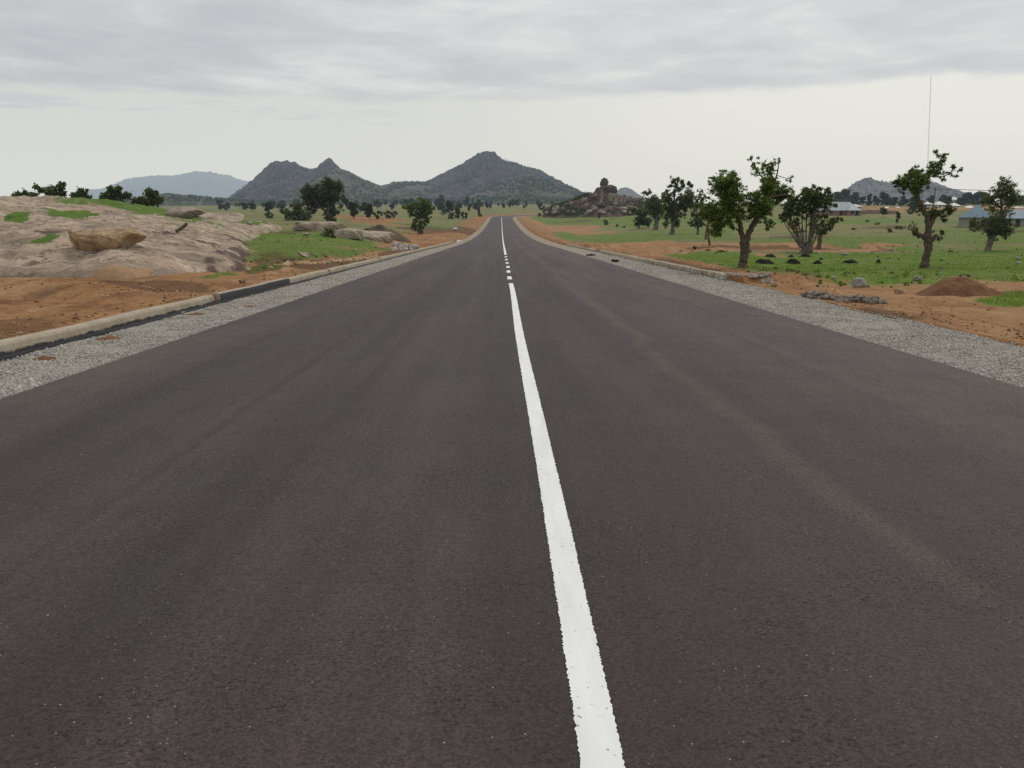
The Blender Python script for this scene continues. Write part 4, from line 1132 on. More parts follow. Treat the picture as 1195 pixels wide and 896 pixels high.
tree('tree', 'stubby tree with one arm reaching right, just behind the many-stemmed tree', 'tree', (580, 790),
     [[(580, 792, 66), (588, 720, 50), (590, 650, 50), (596, 605, 56)], [(600, 620, 40), (660, 570, 34), (715, 510, 26), (770, 450, 16)], [(588, 630, 34), (550, 570, 22), (525, 520, 12)]],
     [(600, 560, 56), (535, 520, 48), (680, 540, 44), (730, 475, 46), (785, 440, 34), (700, 450, 28), (630, 495, 38), (500, 470, 30, .7), (810, 445, 18, .6), (640, 580, 36)],
     CC_, 'leaf_olive', 'bark', None, None, 7)
CD = (735, 200, .1116)
GR = 'tall dark trees in a clump beyond the right field'
tree('tree', 'low spreading dark tree, leftmost of the clump beyond the right field', 'tree', (95, 595), [[(95, 597, 26), (97, 560, 20), (105, 520, 16), (125, 470, 8)], [(98, 545, 12), (150, 500, 7)]],
     [(55, 420, 48), (140, 505, 72), (120, 450, 48), (192, 520, 38), (195, 425, 38), (95, 485, 46), (30, 405, 20), (85, 540, 26)], CD, 'leaf_dark', 'bark_grey', None, None, 8, GR)
tree('tree', 'broad thick-trunked dark tree, second in the clump beyond the right field', 'tree', (272, 610), [[(272, 612, 56), (275, 560, 44), (278, 500, 40), (280, 440, 26), (270, 350, 12)], [(276, 490, 20), (210, 400, 10)], [(282, 480, 18), (330, 400, 8)]],
     [(270, 400, 78), (220, 340, 58), (170, 260, 40, .7), (195, 240, 26, .8), (302, 320, 52), (330, 380, 38), (242, 460, 38), (130, 330, 38, .5), (340, 300, 36), (140, 240, 18, .5), (280, 480, 34), (250, 290, 30)], CD, 'leaf_dark', 'bark_grey', None, None, 9, GR)
tree('tree', 'tallest dark tree in the clump beyond the right field', 'tree', (440, 660), [[(440, 662, 52), (446, 610, 40), (452, 540, 34), (450, 440, 28), (448, 300, 18), (452, 160, 8)], [(450, 500, 20), (520, 400, 14), (570, 320, 8)], [(448, 480, 16), (390, 400, 10), (365, 280, 6)], [(448, 560, 12), (380, 530, 8), (362, 540, 5)]],
     [(450, 112, 46), (460, 172, 56), (402, 180, 20, .6), (522, 190, 24, .6), (516, 135, 10), (450, 230, 44), (360, 240, 38), (380, 302, 58), (440, 402, 68), (400, 380, 54), (462, 470, 54), (472, 530, 48), (372, 500, 40), (360, 560, 28), (560, 300, 78), (600, 240, 48), (520, 350, 58), (592, 350, 58), (570, 400, 40), (550, 460, 34, .7), (610, 175, 16), (600, 150, 11), (490, 560, 28)], CD, 'leaf_dark', 'bark_grey', None, None, 10, GR)
tree('tree', 'small open tree, rightmost of the clump beyond the right field', 'tree', (710, 665), [[(710, 667, 28), (708, 620, 24), (704, 560, 18), (692, 480, 10), (690, 380, 7), (700, 260, 4)]],
     [(700, 540, 52), (642, 530, 38), (750, 560, 34), (692, 490, 38), (690, 350, 56, .8), (720, 290, 54, .6), (702, 242, 30, .6), (660, 400, 38, .8), (652, 460, 14), (762, 310, 38, .5), (692, 460, 14), (740, 350, 40, .6), (790, 290, 20, .4)], CD, 'leaf_dark', 'bark_grey', None, None, 11, GR)
tree('tree', 'thin reddish-stemmed tree with bright leaves behind the forked tree', 'tree', (835, 772), [[(835, 774, 26), (822, 700, 20), (812, 620, 18), (806, 560, 14), (830, 480, 8)], [(790, 712, 24), (792, 640, 20), (800, 560, 16), (810, 480, 8)], [(812, 640, 10), (850, 600, 6)]],
     [(800, 430, 56, 1, 'leaf_bright'), (760, 400, 26, .7, 'leaf_bright'), (862, 560, 38), (852, 620, 34), (882, 650, 30), (850, 470, 40), (820, 380, 30, .8, 'leaf_bright')], CD, 'leaf_fresh', 'bark_red', None, None, 12)

CE = (320, 200, .1172)
tree('tree', 'large dark round-crowned tree above the pale ledges on the left', 'tree', (530, 512), [[(530, 514, 40), (533, 480, 28), (538, 440, 26), (545, 380, 20), (555, 280, 14), (560, 180, 6)], [(540, 430, 18), (440, 330, 12), (380, 250, 6)], [(545, 400, 16), (620, 300, 10), (670, 220, 5)]],
     [(560, 150, 58), (602, 180, 76), (500, 200, 68), (400, 202, 58), (342, 220, 42), (330, 300, 56), (400, 290, 66), (380, 362, 42), (480, 260, 58), (570, 260, 68), (652, 170, 46), (650, 250, 46), (702, 300, 32), (650, 362, 34, .6), (540, 360, 56), (560, 410, 58), (520, 430, 46), (610, 402, 34, .6), (462, 370, 38), (332, 360, 36), (400, 402, 18), (600, 490, 26), (560, 470, 26)], CE, 'leaf_dark', 'bark', None, None, 13, dens=1.15)
tree('bush', 'bright olive double bush left of the large dark tree', 'bush', (285, 488), [[(285, 490, 14), (280, 450, 10), (250, 380, 5)], [(287, 480, 9), (340, 440, 5)]],
     [(232, 370, 56), (270, 440, 66), (340, 442, 48), (212, 420, 38), (300, 470, 30), (250, 350, 24)], CE, 'leaf_olive', 'bark', None, None, 14, dens=1.2)
tree('bush', 'small two-lobed bush at the left end of the long tilted slab', 'bush', (140, 486), [[(140, 488, 10), (135, 440, 7), (118, 405, 4)]], [(112, 402, 30), (142, 450, 36), (90, 400, 16), (150, 425, 22)], CE, 'leaf_olive', 'bark', None, None, 15, dens=1.2)
tree('bush', 'dark squat bush growing against the middle slab of pale rock', 'bush', (545, 655), [[(545, 657, 12), (545, 620, 6)]], [(530, 615, 40), (560, 600, 34), (490, 640, 30), (585, 640, 26), (440, 660, 22)], CE, 'leaf_dark', 'bark', None, None, 16, dens=1.2)
CF = (440, 220, .1172)
tree('tree', 'dense dark green tree with foliage down its trunk, on the plain left of the road', 'tree', (420, 452), [[(420, 455, 30), (424, 420, 24), (430, 360, 18), (440, 260, 10)], [(428, 380, 12), (490, 300, 7), (520, 220, 4)], [(428, 350, 12), (370, 260, 7), (330, 200, 4)]],
     [(330, 195, 42), (372, 160, 38), (460, 170, 56), (520, 180, 38), (420, 210, 56), (500, 230, 48), (532, 240, 32), (380, 282, 46), (450, 290, 56), (500, 320, 38), (402, 340, 46), (440, 380, 42), (370, 382, 22), (430, 420, 26), (290, 200, 18), (345, 240, 26)], CF, 'leaf_fresh', 'bark', None, None, 17, dens=1.2)
CG = (0, 180, .251)
LR = 'trees showing above the granite outcrop'
for (bx, limbs, blobs, lab) in [
    (125, [[(125, 225, 6), (125, 190, 4)]], [(90, 198, 14), (108, 188, 16), (132, 190, 18), (155, 198, 16), (172, 198, 10), (78, 200, 9)], 'low leftmost tree showing above the granite outcrop'),
    (245, [[(245, 235, 10), (243, 200, 7), (270, 170, 3)], [(243, 205, 5), (195, 165, 3)]], [(240, 190, 20), (222, 178, 16), (200, 170, 10, .7), (188, 160, 7, .7), (262, 172, 18), (282, 160, 16), (298, 150, 9), (255, 200, 16), (275, 185, 14)], 'wind-leaning tree with two horns above the granite outcrop'),
    (385, [[(385, 235, 7), (385, 190, 4)]], [(380, 185, 16), (395, 180, 16), (362, 198, 14), (405, 198, 12), (390, 205, 12), (375, 205, 12), (352, 205, 8)], 'small round tree third from left above the granite outcrop'),
    (540, [[(540, 240, 8), (540, 190, 5)]], [(535, 172, 18), (560, 175, 20), (510, 190, 22), (545, 195, 24), (580, 195, 18), (498, 205, 16), (530, 210, 20), (570, 210, 18), (595, 190, 9), (485, 205, 9)], 'widest bushy tree above the granite outcrop'),
    (715, [[(715, 255, 8), (715, 210, 5)]], [(710, 182, 18), (702, 188, 12), (720, 205, 20), (715, 225, 20), (738, 215, 15), (725, 190, 12)], 'narrow upright dark tree at the right end of the granite outcrop'),
    (665, [[(665, 245, 6), (665, 225, 4)]], [(650, 220, 14), (670, 216, 15), (690, 222, 14), (630, 222, 10), (660, 230, 14)], 'low bush beside the narrow upright dark tree')]:
    tree('tree' if 'bush' not in lab.split()[:2] else 'bush', lab, 'tree' if 'bush' not in lab.split()[:2] else 'bush', (bx, limbs[0][0][1]), limbs, blobs, CG, 'leaf_dark', 'bark', 108.0, .17, 20 + bx, LR, dens=1.1)

# ---- trees of the far plain: a few kinds, copied
def proto(seed, kind):
    r = np.random.default_rng(seed); root = empty('far_tree', (0, 0, 0)); mb = MB(); C = []; R = []
    if kind == 'round': nb, ht, wd, low = 16, 1.0, .46, .17
    elif kind == 'tall': nb, ht, wd, low = 14, 1.0, .27, .12
    elif kind == 'flat': nb, ht, wd, low = 15, 1.0, .62, .3
    else: nb, ht, wd, low = 16, 1.0, .75, .02
    mb.tube(smooth_path([(0, 0, -.08), (.02, 0, low * .6), (.0, .02, low + .25)], 4), np.linspace(.045, .02, 9), 6, .2)
    for i in range(nb):
        a = r.uniform(0, 2 * PI); q = r.random() ** .6; z = low + (ht - low) * r.uniform(.1, .9)
        t = (z - low) / (ht - low); lim = wd * math.sqrt(max(.08, 1 - (2 * t - .9) ** 2 * .8))
        c = np.array([math.cos(a) * lim * q * .75, math.sin(a) * lim * q * .75, z])
        C.append(c); R.append(r.uniform(.15, .25) * (1 if kind != 'tall' else .85))
        mb.tube(np.array([[0, 0, low * .8], .5 * c + np.array([0, 0, low * .35]), c]), [.02, .012, .006], 4, 0, False)
    mb.build('trunk', M['bark'], root, True)
    CC = []; RR = []
    for c, R_ in zip(C, R):
        d = r.normal(size=(12, 3)); d /= np.linalg.norm(d, axis=1, keepdims=True)
        CC.append(c + d * R_ * .7 * r.random((12, 1)) ** .5); RR.append(R_ * r.uniform(.3, .5, 12))
    V, F = leaf_quads(np.concatenate(CC), np.concatenate(RR), 24, .040, seed + 1, .9)
    mk('crown', V, F, M['leaf_far'], root)
    return root


PROTO = {k: [proto(300 + i * 7 + j, k) for j in range(3)] for i, k in enumerate(['round', 'tall', 'flat', 'bush'])}
USED = []


def far_tree(kind, px, base, ht, wd=None, label='', group='', Y=None, seedk=0, cat=None):
    """ht, wd: size in photo pixels"""
    B = spot(px, base, zground) if Y is None else at_depth(px, base, Y)
    if Y is not None: B[2] = float(zground(B[0], B[1])) - .1 if B[2] < float(zground(B[0], B[1])) + 2 else B[2]
    k = B[1] / FPX
    r = random.Random(int(px * 17 + base * 5))
    p = PROTO[kind][r.randrange(3)]
    nm = 'bush' if kind == 'bush' else 'far_tree'
    if p in USED:
        o = p.copy(); COL.objects.link(o)
        for ch in p.children:
            c = ch.copy(); COL.objects.link(c); c.parent = o
    else:
        o = p; USED.append(p)
    o.name = nm
    o.location = B; o.rotation_euler = (0, 0, r.uniform(0, 6.28))
    base_w = {'round': .95, 'tall': .6, 'flat': 1.3, 'bush': 1.5}[kind]
    s = ht * k; o.scale = (s, s, s) if wd is None else (wd * k / base_w, wd * k / base_w, s)
    tag(o, label, 'bush' if kind == 'bush' else 'tree', group)
    return o


L1 = 'small dark tree scattered on the plain below the twin-peaked hill'
G1 = 'trees on the plain below the twin-peaked hill'
for a in [('round', 413, 255.5, 18, 16, 'solitary round tree just right of the large dark tree'), ('round', 428, 252, 16, 15, 'forked-looking tree pair partner on the plain, upper one'), ('round', 432, 257, 19, 12, 'dark tree with a cluster of thin trunks on the plain'),
          ('bush', 441, 256, 10, 14, 'round dark bush right of the thin-trunked tree cluster'), ('bush', 453, 255, 9, 14, 'wide flat bush on the plain left of the dense roadside tree'), ('bush', 460, 254.5, 8, 10, L1.replace('tree', 'bush')),
          ('round', 314, 249, 13, 13, 'dark tree above a light bush, on the plain behind the grass slope'), ('bush', 315, 255, 8, 13, 'light green bush in front of the dark tree behind the grass slope')]:
    far_tree(*a[:5], a[5], G1)
fr = random.Random(9)
for i in range(76):
    px = fr.uniform(256, 530); base = fr.choice([238.5, 240, 241.5, 243, 245, 247.5]) + fr.uniform(-.7, .7)
    if 365 < px < 400 and base > 246: continue
    far_tree(fr.choice(['round', 'round', 'bush', 'flat']), px, base, fr.uniform(5, 9.5) * (1 if base > 240 else .8), None, L1, G1)
L2 = 'small tree at the foot of the tall central hill'; G2 = 'trees at the foot of the central hill'
for a in [('round', 524.5, 250.5, 15, 11, 'round-headed tree in the thicket left of the road end'), ('tall', 534, 256, 14, 7, 'slim dark tree in the thicket left of the road end'), ('tall', 540, 256, 9, 5, 'short slim tree right of the slim dark one'), ('tall', 544, 256, 8, 5, 'last short tree of the thicket left of the road end'),
          ('bush', 527, 256, 8, 12, 'dark undergrowth at the foot of the thicket left of the road end'), ('bush', 517.5, 251, 7, 8, 'dark bush left of the thicket by the road'), ('round', 513, 241, 14, 13, 'large dark tree standing before the hill left of the thicket'), ('round', 545, 241, 11, 10, 'dark tree before the hill, right of the thicket'),
          ('round', 547, 247, 7, 5, 'pale green round tree below the dark one before the hill'), ('round', 559, 252, 9, 4.5, 'small lollipop tree left of the road crest'), ('bush', 560, 253, 4, 8, 'low dark bush at the left of the road crest')]:
    far_tree(*a[:5], a[5], G2)
for i in range(64):
    px = fr.uniform(500, 700); base = fr.uniform(237.5, 246)
    if 560 < px < 625 and base > 244: continue
    far_tree(fr.choice(['round', 'round', 'bush', 'tall']), px, base, fr.uniform(4, 8), None, L2, G2)
for i in range(70):
    px = fr.uniform(262, 640); base = fr.uniform(236.8, 242.5)
    if 560 < px < 640 and base > 241: continue
    far_tree(fr.choice(['bush', 'bush', 'round']), px, base, fr.uniform(2.5, 5.5), None, 'low dark bush in the belt of scrub along the hill bases', 'bushes along the hill bases')
L3 = 'dark bush at the foot of the boulder outcrop'; G3 = 'bushes round the boulder outcrop'
for (px, b, h, w_) in [(630, 252.5, 4, 7), (638, 253, 4.5, 8), (655, 251.5, 5, 9), (668, 250, 6, 10), (677, 250.5, 7, 9), (690, 249.5, 7, 10), (706, 247.5, 7, 9), (722, 247, 6, 9), (735, 246.5, 7, 9)]:
    far_tree('bush', px, b, h, w_, L3, G3)
for a in [('tall', 699.5, 255, 6, 4, 'tiny upright shrub in the green field before the outcrop'), ('bush', 707, 263, 6.5, 9, 'round dark shrub in the green field before the outcrop'), ('bush', 720, 264.5, 3, 5, 'low shrub right of the round dark one in the field'), ('bush', 728, 266, 2.6, 4, 'last low shrub left of the tree clump')]:
    far_tree(*a[:5], a[5], G3)
for a in [('bush', 900, 259, 3.5, 5, 'dark shrub in the field left of the many-stemmed tree'), ('bush', 899, 265.5, 4.5, 5, 'rounder dark shrub below the first, left of the many-stemmed tree'), ('flat', 1030, 253, 10, 12, 'lopsided bush in front of the brown fallow field'), ('tall', 1047, 261, 14, 6, 'small upright tree left of the leaning tree'), ('bush', 1038, 271, 4.5, 10, 'low dark shrub in the field left of the leaning tree'), ('bush', 1062, 250, 8, 10, 'bush just behind the leaning trunk'), ('bush', 1012, 259, 2.6, 7, 'low brown-green shrub below the brick house'), ('bush', 1024, 262, 2.4, 9, 'low shrub in the middle of the field below the fallow'), ('bush', 1050, 267, 3.4, 14, 'sprawling low shrub left of the leaning trunk'), ('bush', 996, 268, 2.2, 8, 'faint low shrub right of the stubby tree'), ('bush', 1110, 294, 2.2, 8, 'weed clump in the grass right of the leaning tree'), ('bush', 811, 291.5, 4.5, 8, 'light green shrub on the bare track'), ('bush', 826, 292.5, 2, 10, 'low weeds right of the light green shrub')]:
    far_tree(*a[:5], a[5], 'shrubs in the right field')
L4 = 'dark tree in the village treeline before the grey hill'; G4 = 'trees along the village'
for (px, b, h, w_, k) in [(968, 238, 10, 9, 'round'), (977, 238, 14, 14, 'round'), (986, 238, 16, 13, 'round'), (998, 238, 14, 14, 'round'), (1006, 239, 9, 9, 'round'), (1014, 239.5, 13, 7, 'tall'), (1021, 239.5, 11, 9, 'round'), (1030, 239, 15, 9, 'tall'), (1036, 239, 13, 10, 'round'), (1044, 239.5, 9, 9, 'round'), (1055, 240, 12, 10, 'round'), (1068, 245, 16, 17, 'round'), (1086, 239, 11, 9, 'round'), (1098, 239, 12, 12, 'round'), (1106, 240, 11, 10, 'round'), (1122, 239, 13, 12, 'round'), (1130, 238.5, 14, 14, 'round'), (1138, 238.5, 14, 12, 'round'), (1145, 238.5, 14, 13, 'round'), (1152, 238.5, 13, 14, 'round'), (1178, 239, 11, 12, 'round'), (1186, 239, 11, 13, 'round'), (1194, 239, 11, 13, 'round'), (1204, 239, 11, 14, 'round'), (758, 241, 9, 12, 'round'), (748, 241, 8, 12, 'round')]:
    far_tree(k, px, b, h, w_ * 1.15, L4 if px > 900 else 'dark tree between the outcrop and the tree clump', G4)
    if px > 900: far_tree('bush', px + fr.uniform(-5, 5), b + .3, h * .45, w_ * 1.4, L4.replace('tree in', 'bush in'), G4)
for o in list(bpy.data.objects):
    if o.type == 'EMPTY' and o.name.startswith('far_tree') and 'label' not in o:
        for c in list(o.children): bpy.data.objects.remove(c)
        bpy.data.objects.remove(o)

# ---------------------------------------------------------------- the boulder outcrop beside the far road
def outcrop():
    Yo = 430.0; k = Yo / FPX
    B = at_depth(697, 250, Yo); gz = float(zground(B[0], B[1])); root = empty('boulder_outcrop', (B[0], B[1], gz))
    tag(root, 'brown boulder outcrop topped by a balanced upright rock, beside the far road', 'rock outcrop')
    f = lambda px, py: ((px - 697) * k, (250 - py) * k + (B[2] - gz))
    n1, n2 = 150, 50
    px = np.array([636, 646, 656, 668, 680, 690, 697, 704, 712, 718, 724, 732, 742, 752, 766]); py = np.array([248, 241.5, 238.5, 234.5, 229, 225, 222, 221, 222, 226, 229.5, 231, 233, 237, 246])
    xs = np.linspace(px[0], px[-1], n1); top = np.interp(xs, px, py)
    s = np.linspace(-1, 1, n2)
    X = (xs - 697) * k; H = (250 - top) * k + (B[2] - gz) + .5
    prof = np.clip(1 - np.abs(s), 0, 1) ** .85
    XX, SS = np.meshgrid(X, s); YY = SS * (9 + H[None] * 1.1)
    nz = fbm(XX * .16, YY * .2, 5, 12, .6) - .5
    ZZ = H[None] * prof[:, None] * (1 + .9 * nz * np.minimum(1, (1 - np.abs(SS)) * 3) * np.abs(SS) ** .3) - .6
    mk('mound', np.stack([XX, YY, ZZ], -1).reshape(-1, 3), grid_faces(n2, n1), M['kopje_soil'], root, False)
    r = np.random.default_rng(4)

    def rock(name, x0, y0, x1, y1, yy, mat, seed, deep=.8, tilt=0.0, cuts=9):
        V, F = rock_geo(seed, 4, cuts, .12); a, b = f(.5 * (x0 + x1), .5 * (y0 + y1))
        V = V * np.array([(x1 - x0) * k / 2, (x1 - x0) * k / 2 * deep, (y1 - y0) * k / 2])
        c, sn = math.cos(tilt), math.sin(tilt)
        V = np.stack([V[:, 0] * c - V[:, 2] * sn, V[:, 1], V[:, 0] * sn + V[:, 2] * c], -1)
        return mk(name, V, F, mat, root, False, (a, yy, b))
    p = rock('balanced_rock', 699.2, 209.4, 709.2, 221.8, 0, M['kopje'], 75, .8, -.10, 4); p['label'] = 'upright balanced rock on the summit'
    rock('boulder', 695, 217.5, 718.8, 230, 0, M['kopje'], 63, .7, .12, 14); rock('boulder', 691.5, 220, 703, 229.5, -2, M['kopje'], 64, .8, .3); rock('boulder', 709, 218.5, 719, 227, -3, M['kopje'], 65, .8, -.2)
    for (x0, y0, x1, y1, t, mt) in [(705, 226, 711, 242, .12, 'kopje_pale'), (711.5, 227, 717, 243, .32, 'kopje_pale'), (717, 227.5, 723, 244, .55, 'kopje_pale'), (722, 229, 727.5, 244, .75, 'kopje_pale'), (699, 229, 705, 244, 0, 'kopje'), (692, 229, 700, 241, -.2, 'kopje'), (684, 228, 695, 237, -.4, 'kopje'), (676, 231, 685, 238.5, -.2, 'kopje_pale'), (668, 234.5, 677, 241.5, .1, 'kopje'), (657, 237, 668, 243, -.15, 'kopje'), (644, 240, 655, 246, -.1, 'kopje_pale'), (635, 243.5, 645, 248.5, 0, 'kopje'), (724, 240, 735, 245.5, .1, 'kopje_pale'), (714, 241.5, 727, 247, 0, 'kopje_pale'), (722, 231, 735, 239, .3, 'kopje'), (733, 233, 746, 241, .1, 'kopje'), (744, 236, 756, 244, .2, 'kopje'), (688, 236, 699, 245, -.1, 'kopje'), (676, 240, 688, 246.5, 0, 'kopje')]:
        tp = np.interp(.5 * (x0 + x1), px, py); fr_ = np.clip((.5 * (y0 + y1) - tp) / max(1, 249 - tp), 0, 1)
        rock('boulder', x0, y0, x1, y1, -fr_ * (9 + (250 - tp) * k * 1.1) * .95 - 1.0, M[mt], int(x0), .9, -t, 12)
    for i in range(70):
        x = r.uniform(638, 756); tp = np.interp(x, px, py); y = tp + (248 - tp) * r.random() ** .8 + .6; sz = r.uniform(2.5, 6.5)
        fr_ = (y - tp) / max(1, 249 - tp)
        rock('boulder', x - sz * .7, y - sz * .5, x + sz * .7, y + sz * .5, -fr_ * (9 + (250 - tp) * k * 1.1) * .98 - .6, M['kopje_pale' if r.random() < .4 else 'kopje'], 100 + i, .9, r.uniform(-.5, .5), 12)
    # thorny scrub growing among the rocks
    n = 400; x = r.uniform(637, 766, n); tp = np.interp(x, px, py); q = r.random(n) ** .8
    left = np.where(x < 694, 1, .0); q = np.where((r.random(n) < .5 * left), q * .12, q)
    C = np.stack([(x - 697) * k, -q * (9 + (250 - tp) * k * 1.1) * .98, (250 - tp) * k * (1 - q) ** .85 + .9], -1)
    keep = (r.random(n) < np.where((x > 686) & (x < 730), .16, .95)); C = C[keep]
    o = leaf_cloud_obj('scrub', C, r.uniform(1.0, 2.5, len(C)), 60, .42, M['leaf_dark'], 9, root); o['kind'] = 'stuff'
    boulder('boulder', 'pale flat boulder in the green field before the boulder outcrop', 'boulder', 717, 249, 727, 252.5, M['pale_rock'], 92, .6, 0, .1, 6)


outcrop()

# ---------------------------------------------------------------- houses
M['brick'] = simple('brick_wall', (.24, .15, .12), .95, .3, .8)
M['block'] = simple('block_wall', (.26, .24, .20), .95, .3, .6)
M['cream'] = simple('cream_wall', (.45, .42, .35), .95, .2, .8)
M['zinc'] = simple('zinc_roof', (.30, .34, .35), .5, .15, .6, 0, .4)
M['blue_roof'] = simple('blue_roof', (.145, .215, .265), .5, .12, .5, 0, .4)
M['white_roof'] = simple('white_roof', (.58, .58, .55), .5, .12, .5, 0, .4)
M['door'] = simple('dark_opening', (.018, .016, .015), .8, .2, 1)


def sheet_roof(name, base, stripes):
    t = NT(name); o = t.obj(); x = t.sep(o)
    wv = t.math('SINE', t.math('MULTIPLY', t.math('ADD', x[0], t.math('MULTIPLY', x[1], 1.0)), stripes))
    c = t.mix(1.0, base, t.ramp(t.noise(o, .5, 5, .6), [(.3, (.82, .82, .82)), (.7, (1.12, 1.12, 1.12))]), 'MULTIPLY')
    c = t.mix(1.0, c, t.ramp(wv, [(0, (.9, .9, .9)), (1, (1.06, 1.06, 1.06))]), 'MULTIPLY')
    return t.principled(c, .5, t.bump(wv, .3, .05), .4)


M['zinc'] = sheet_roof('zinc_sheet_roof', (.30, .345, .355), 9); M['blue_roof'] = sheet_roof('blue_sheet_roof', (.15, .225, .275), 9); M['white_roof'] = sheet_roof('white_sheet_roof', (.60, .60, .57), 9)


def roof_geo(x0, x1, y0, y1, z, h, hip, ov=.45):
    x0 -= ov; x1 += ov; y0 -= ov; y1 += ov
    ym = .5 * (y0 + y1); hp = min(hip, (x1 - x0) / 2 - .02)
    V = [(x0, y0, z), (x1, y0, z), (x1, y1, z), (x0, y1, z), (x0 + hp, ym, z + h), (x1 - hp, ym, z + h), (x0, y0, z - .16), (x1, y0, z - .16), (x1, y1, z - .16), (x0, y1, z - .16)]
    Q = [(0, 1, 5, 4), (2, 3, 4, 5), (0, 6, 7, 1), (1, 7, 8, 2), (2, 8, 9, 3), (3, 9, 6, 0), (9, 8, 7, 6)]
    return np.array(V), np.array(Q), np.array([(3, 0, 4), (1, 2, 5)])


def house(label, px, base, Y, L, W, hw, hr, rz, wall, roof, hip=None, doors=(), wins=(), end_doors=(), wing=None, group=None, name='house'):
    B = at_depth(px, base, Y); z = float(zground(B[0], B[1]))
    root = empty(name, (B[0], B[1], z - .25), rz); tag(root, label, 'house', group)
    hw += .25
    x0, x1, y0, y1 = -L / 2, L / 2, 0, W
    mb = MB(); mb.box(x0, x1, y0, y1, -.6, hw)
    if wing: mb.box(wing[0], wing[1], -wing[2], -.003, -.6, hw)
    mb.build('wall', M[wall], root)
    V, Q, T = roof_geo(x0, x1, y0, y1, hw + .02, hr, hip if hip is not None else W / 2)
    if wing:
        V2, Q2, T2 = roof_geo(wing[0], wing[1], -wing[2], W * .5, hw + .05, hr * .72, W / 2)
        n = len(V); V = np.vstack([V, V2]); Q = np.vstack([Q, Q2 + n]); T = np.vstack([T, T2 + n])
    mk('roof', V, [Q, T], M[roof], root)
    yf = -(wing[2] if wing else 0)
    for d in doors:
        m = MB(); yy = yf if wing and wing[0] < d < wing[1] else 0
        m.box(d - .55, d + .55, yy - .06, yy - .004, .2, .25 + 2.05); m.build('door', M['door'], root)
    for d in wins:
        m = MB(); yy = yf if wing and wing[0] < d < wing[1] else 0
        m.box(d - .55, d + .55, yy - .06, yy - .004, 1.05, 2.2); m.build('window', M['door'], root)
    for d in end_doors:
        m = MB(); m.box(x0 - .06, x0 - .004, d - .55, d + .55, .2, .25 + 2.0); m.build('door', M['door'], root)
    return root


house('pinkish brick house with two grey hip roofs before the village treeline', 982, 251, 330, 15.0, 6.5, 2.15, 3.4, .06, 'brick', 'zinc', None, (-.2, 5.4), (-4.5, 3.4), (), (1.6, 7.0, 2.2))
house('blockwork building with a blue hip roof, its end wall with two dark doorways', 1157, 263.5, 212, 16, 7.6, 2.6, 3.2, 1.03, 'block', 'blue_roof', 3.2, (-5, -2, 1, 4), (), (2.0, 4.4))
house('long blockwork building with a blue roof cut by the right edge of the photo', 1196, 263.2, 208, 10.5, 6, 2.3, 2.2, -.05, 'block', 'blue_roof', 2.6, (-1.9, 1.6), (3.6, -4.2))
for (lab, px, base, Y, L, W, hw, hr, roof, wall) in [
    ('long low grey-roofed building behind the pinkish brick house', 999, 240.8, 420, 7.0, 5, 1.3, 1.3, 'zinc', 'cream'),
    ('grey-roofed house half hidden behind the left end of the brick house', 967, 240, 420, 5, 5, 1.6, 1.5, 'zinc', 'cream'),
    ('white-roofed house between village trees, left of the leaning tree', 1037.5, 241, 520, 6.4, 6, 1.2, 1.9, 'white_roof', 'cream'),
    ('small white house beside the leaning tree crown', 1049.5, 240.5, 520, 3.0, 4, 1.2, 1.7, 'white_roof', 'cream'),
    ('white-roofed house left of the utility pole', 1082.5, 240.5, 560, 5.6, 6, 1.2, 1.8, 'white_roof', 'cream'),
    ('white hip-roofed house right of the utility pole', 1099, 240.8, 560, 7.2, 7, 1.3, 2.3, 'white_roof', 'cream'),
    ('tall cream house rising above the white roofs', 1114.5, 238, 640, 6.0, 6, 3.2, 2.0, 'white_roof', 'cream'),
    ('white roof in front of the tall cream house', 1116, 241.5, 560, 6.0, 6, 1.2, 2.0, 'white_roof', 'cream'),
    ('broad white hip roof left of the two-tiered tree', 1134.5, 241.5, 540, 8.6, 8, 1.3, 2.3, 'white_roof', 'cream'),
    ('small white roof right of the two-tiered tree', 1177, 241, 560, 3.0, 4, 1.2, 1.9, 'white_roof', 'cream'),
    ('long flat grey-white roofed building at the far right', 1192, 241.3, 540, 9.0, 6, 1.2, 1.3, 'white_roof', 'cream')]:
    house(lab, px, base, Y, L, W, hw + .9, hr, fr.uniform(-.1, .15), wall, roof, None, (-L * .2,), (L * .22,), (), None, 'houses of the far village')
# low mud wall / fallow bank in front of the village
A = at_depth(1004, 250.5, 352); Bq = at_depth(1046, 250.5, 360)
n = 60; t = np.linspace(0, 1, n); P = A[None] * (1 - t[:, None]) + Bq[None] * t[:, None]; P[:, 2] = zground(P[:, 0], P[:, 1])
hh = 1.5 + .5 * fbm(t * 9, t * 0, 4, 3)
V = np.stack([P + [0, -.2, -.5], P + np.stack([t * 0, t * 0 - .18, hh], -1), P + np.stack([t * 0, t * 0 + .18, hh], -1), P + [0, .2, -.5]], 1)
o = mk('mud_wall', (V - P[0]).reshape(-1, 3), [grid_faces(n, 4), np.array([[0, 1, 2, 3], [(n - 1) * 4 + 3, (n - 1) * 4 + 2, (n - 1) * 4 + 1, (n - 1) * 4]])], M['brick'], loc=P[0])
tag(o, 'low brownish mud wall running right from the brick house', 'wall')

# ---------------------------------------------------------------- pole, wires, mast
M['pole'] = simple('pole_wood', (.075, .06, .05), .9, .3, 2); M['wire'] = simple('wire', (.03, .03, .03), .6, .1, 1); M['steel'] = simple('mast_steel', (.22, .21, .21), .6, .2, 1)
PA = at_depth(1088.5, 246, 240); PA[2] = zground(PA[0], PA[1])
PB = PA + np.array([62, -22, 0]); PB[2] = zground(PB[0], PB[1])
PH = 10.6


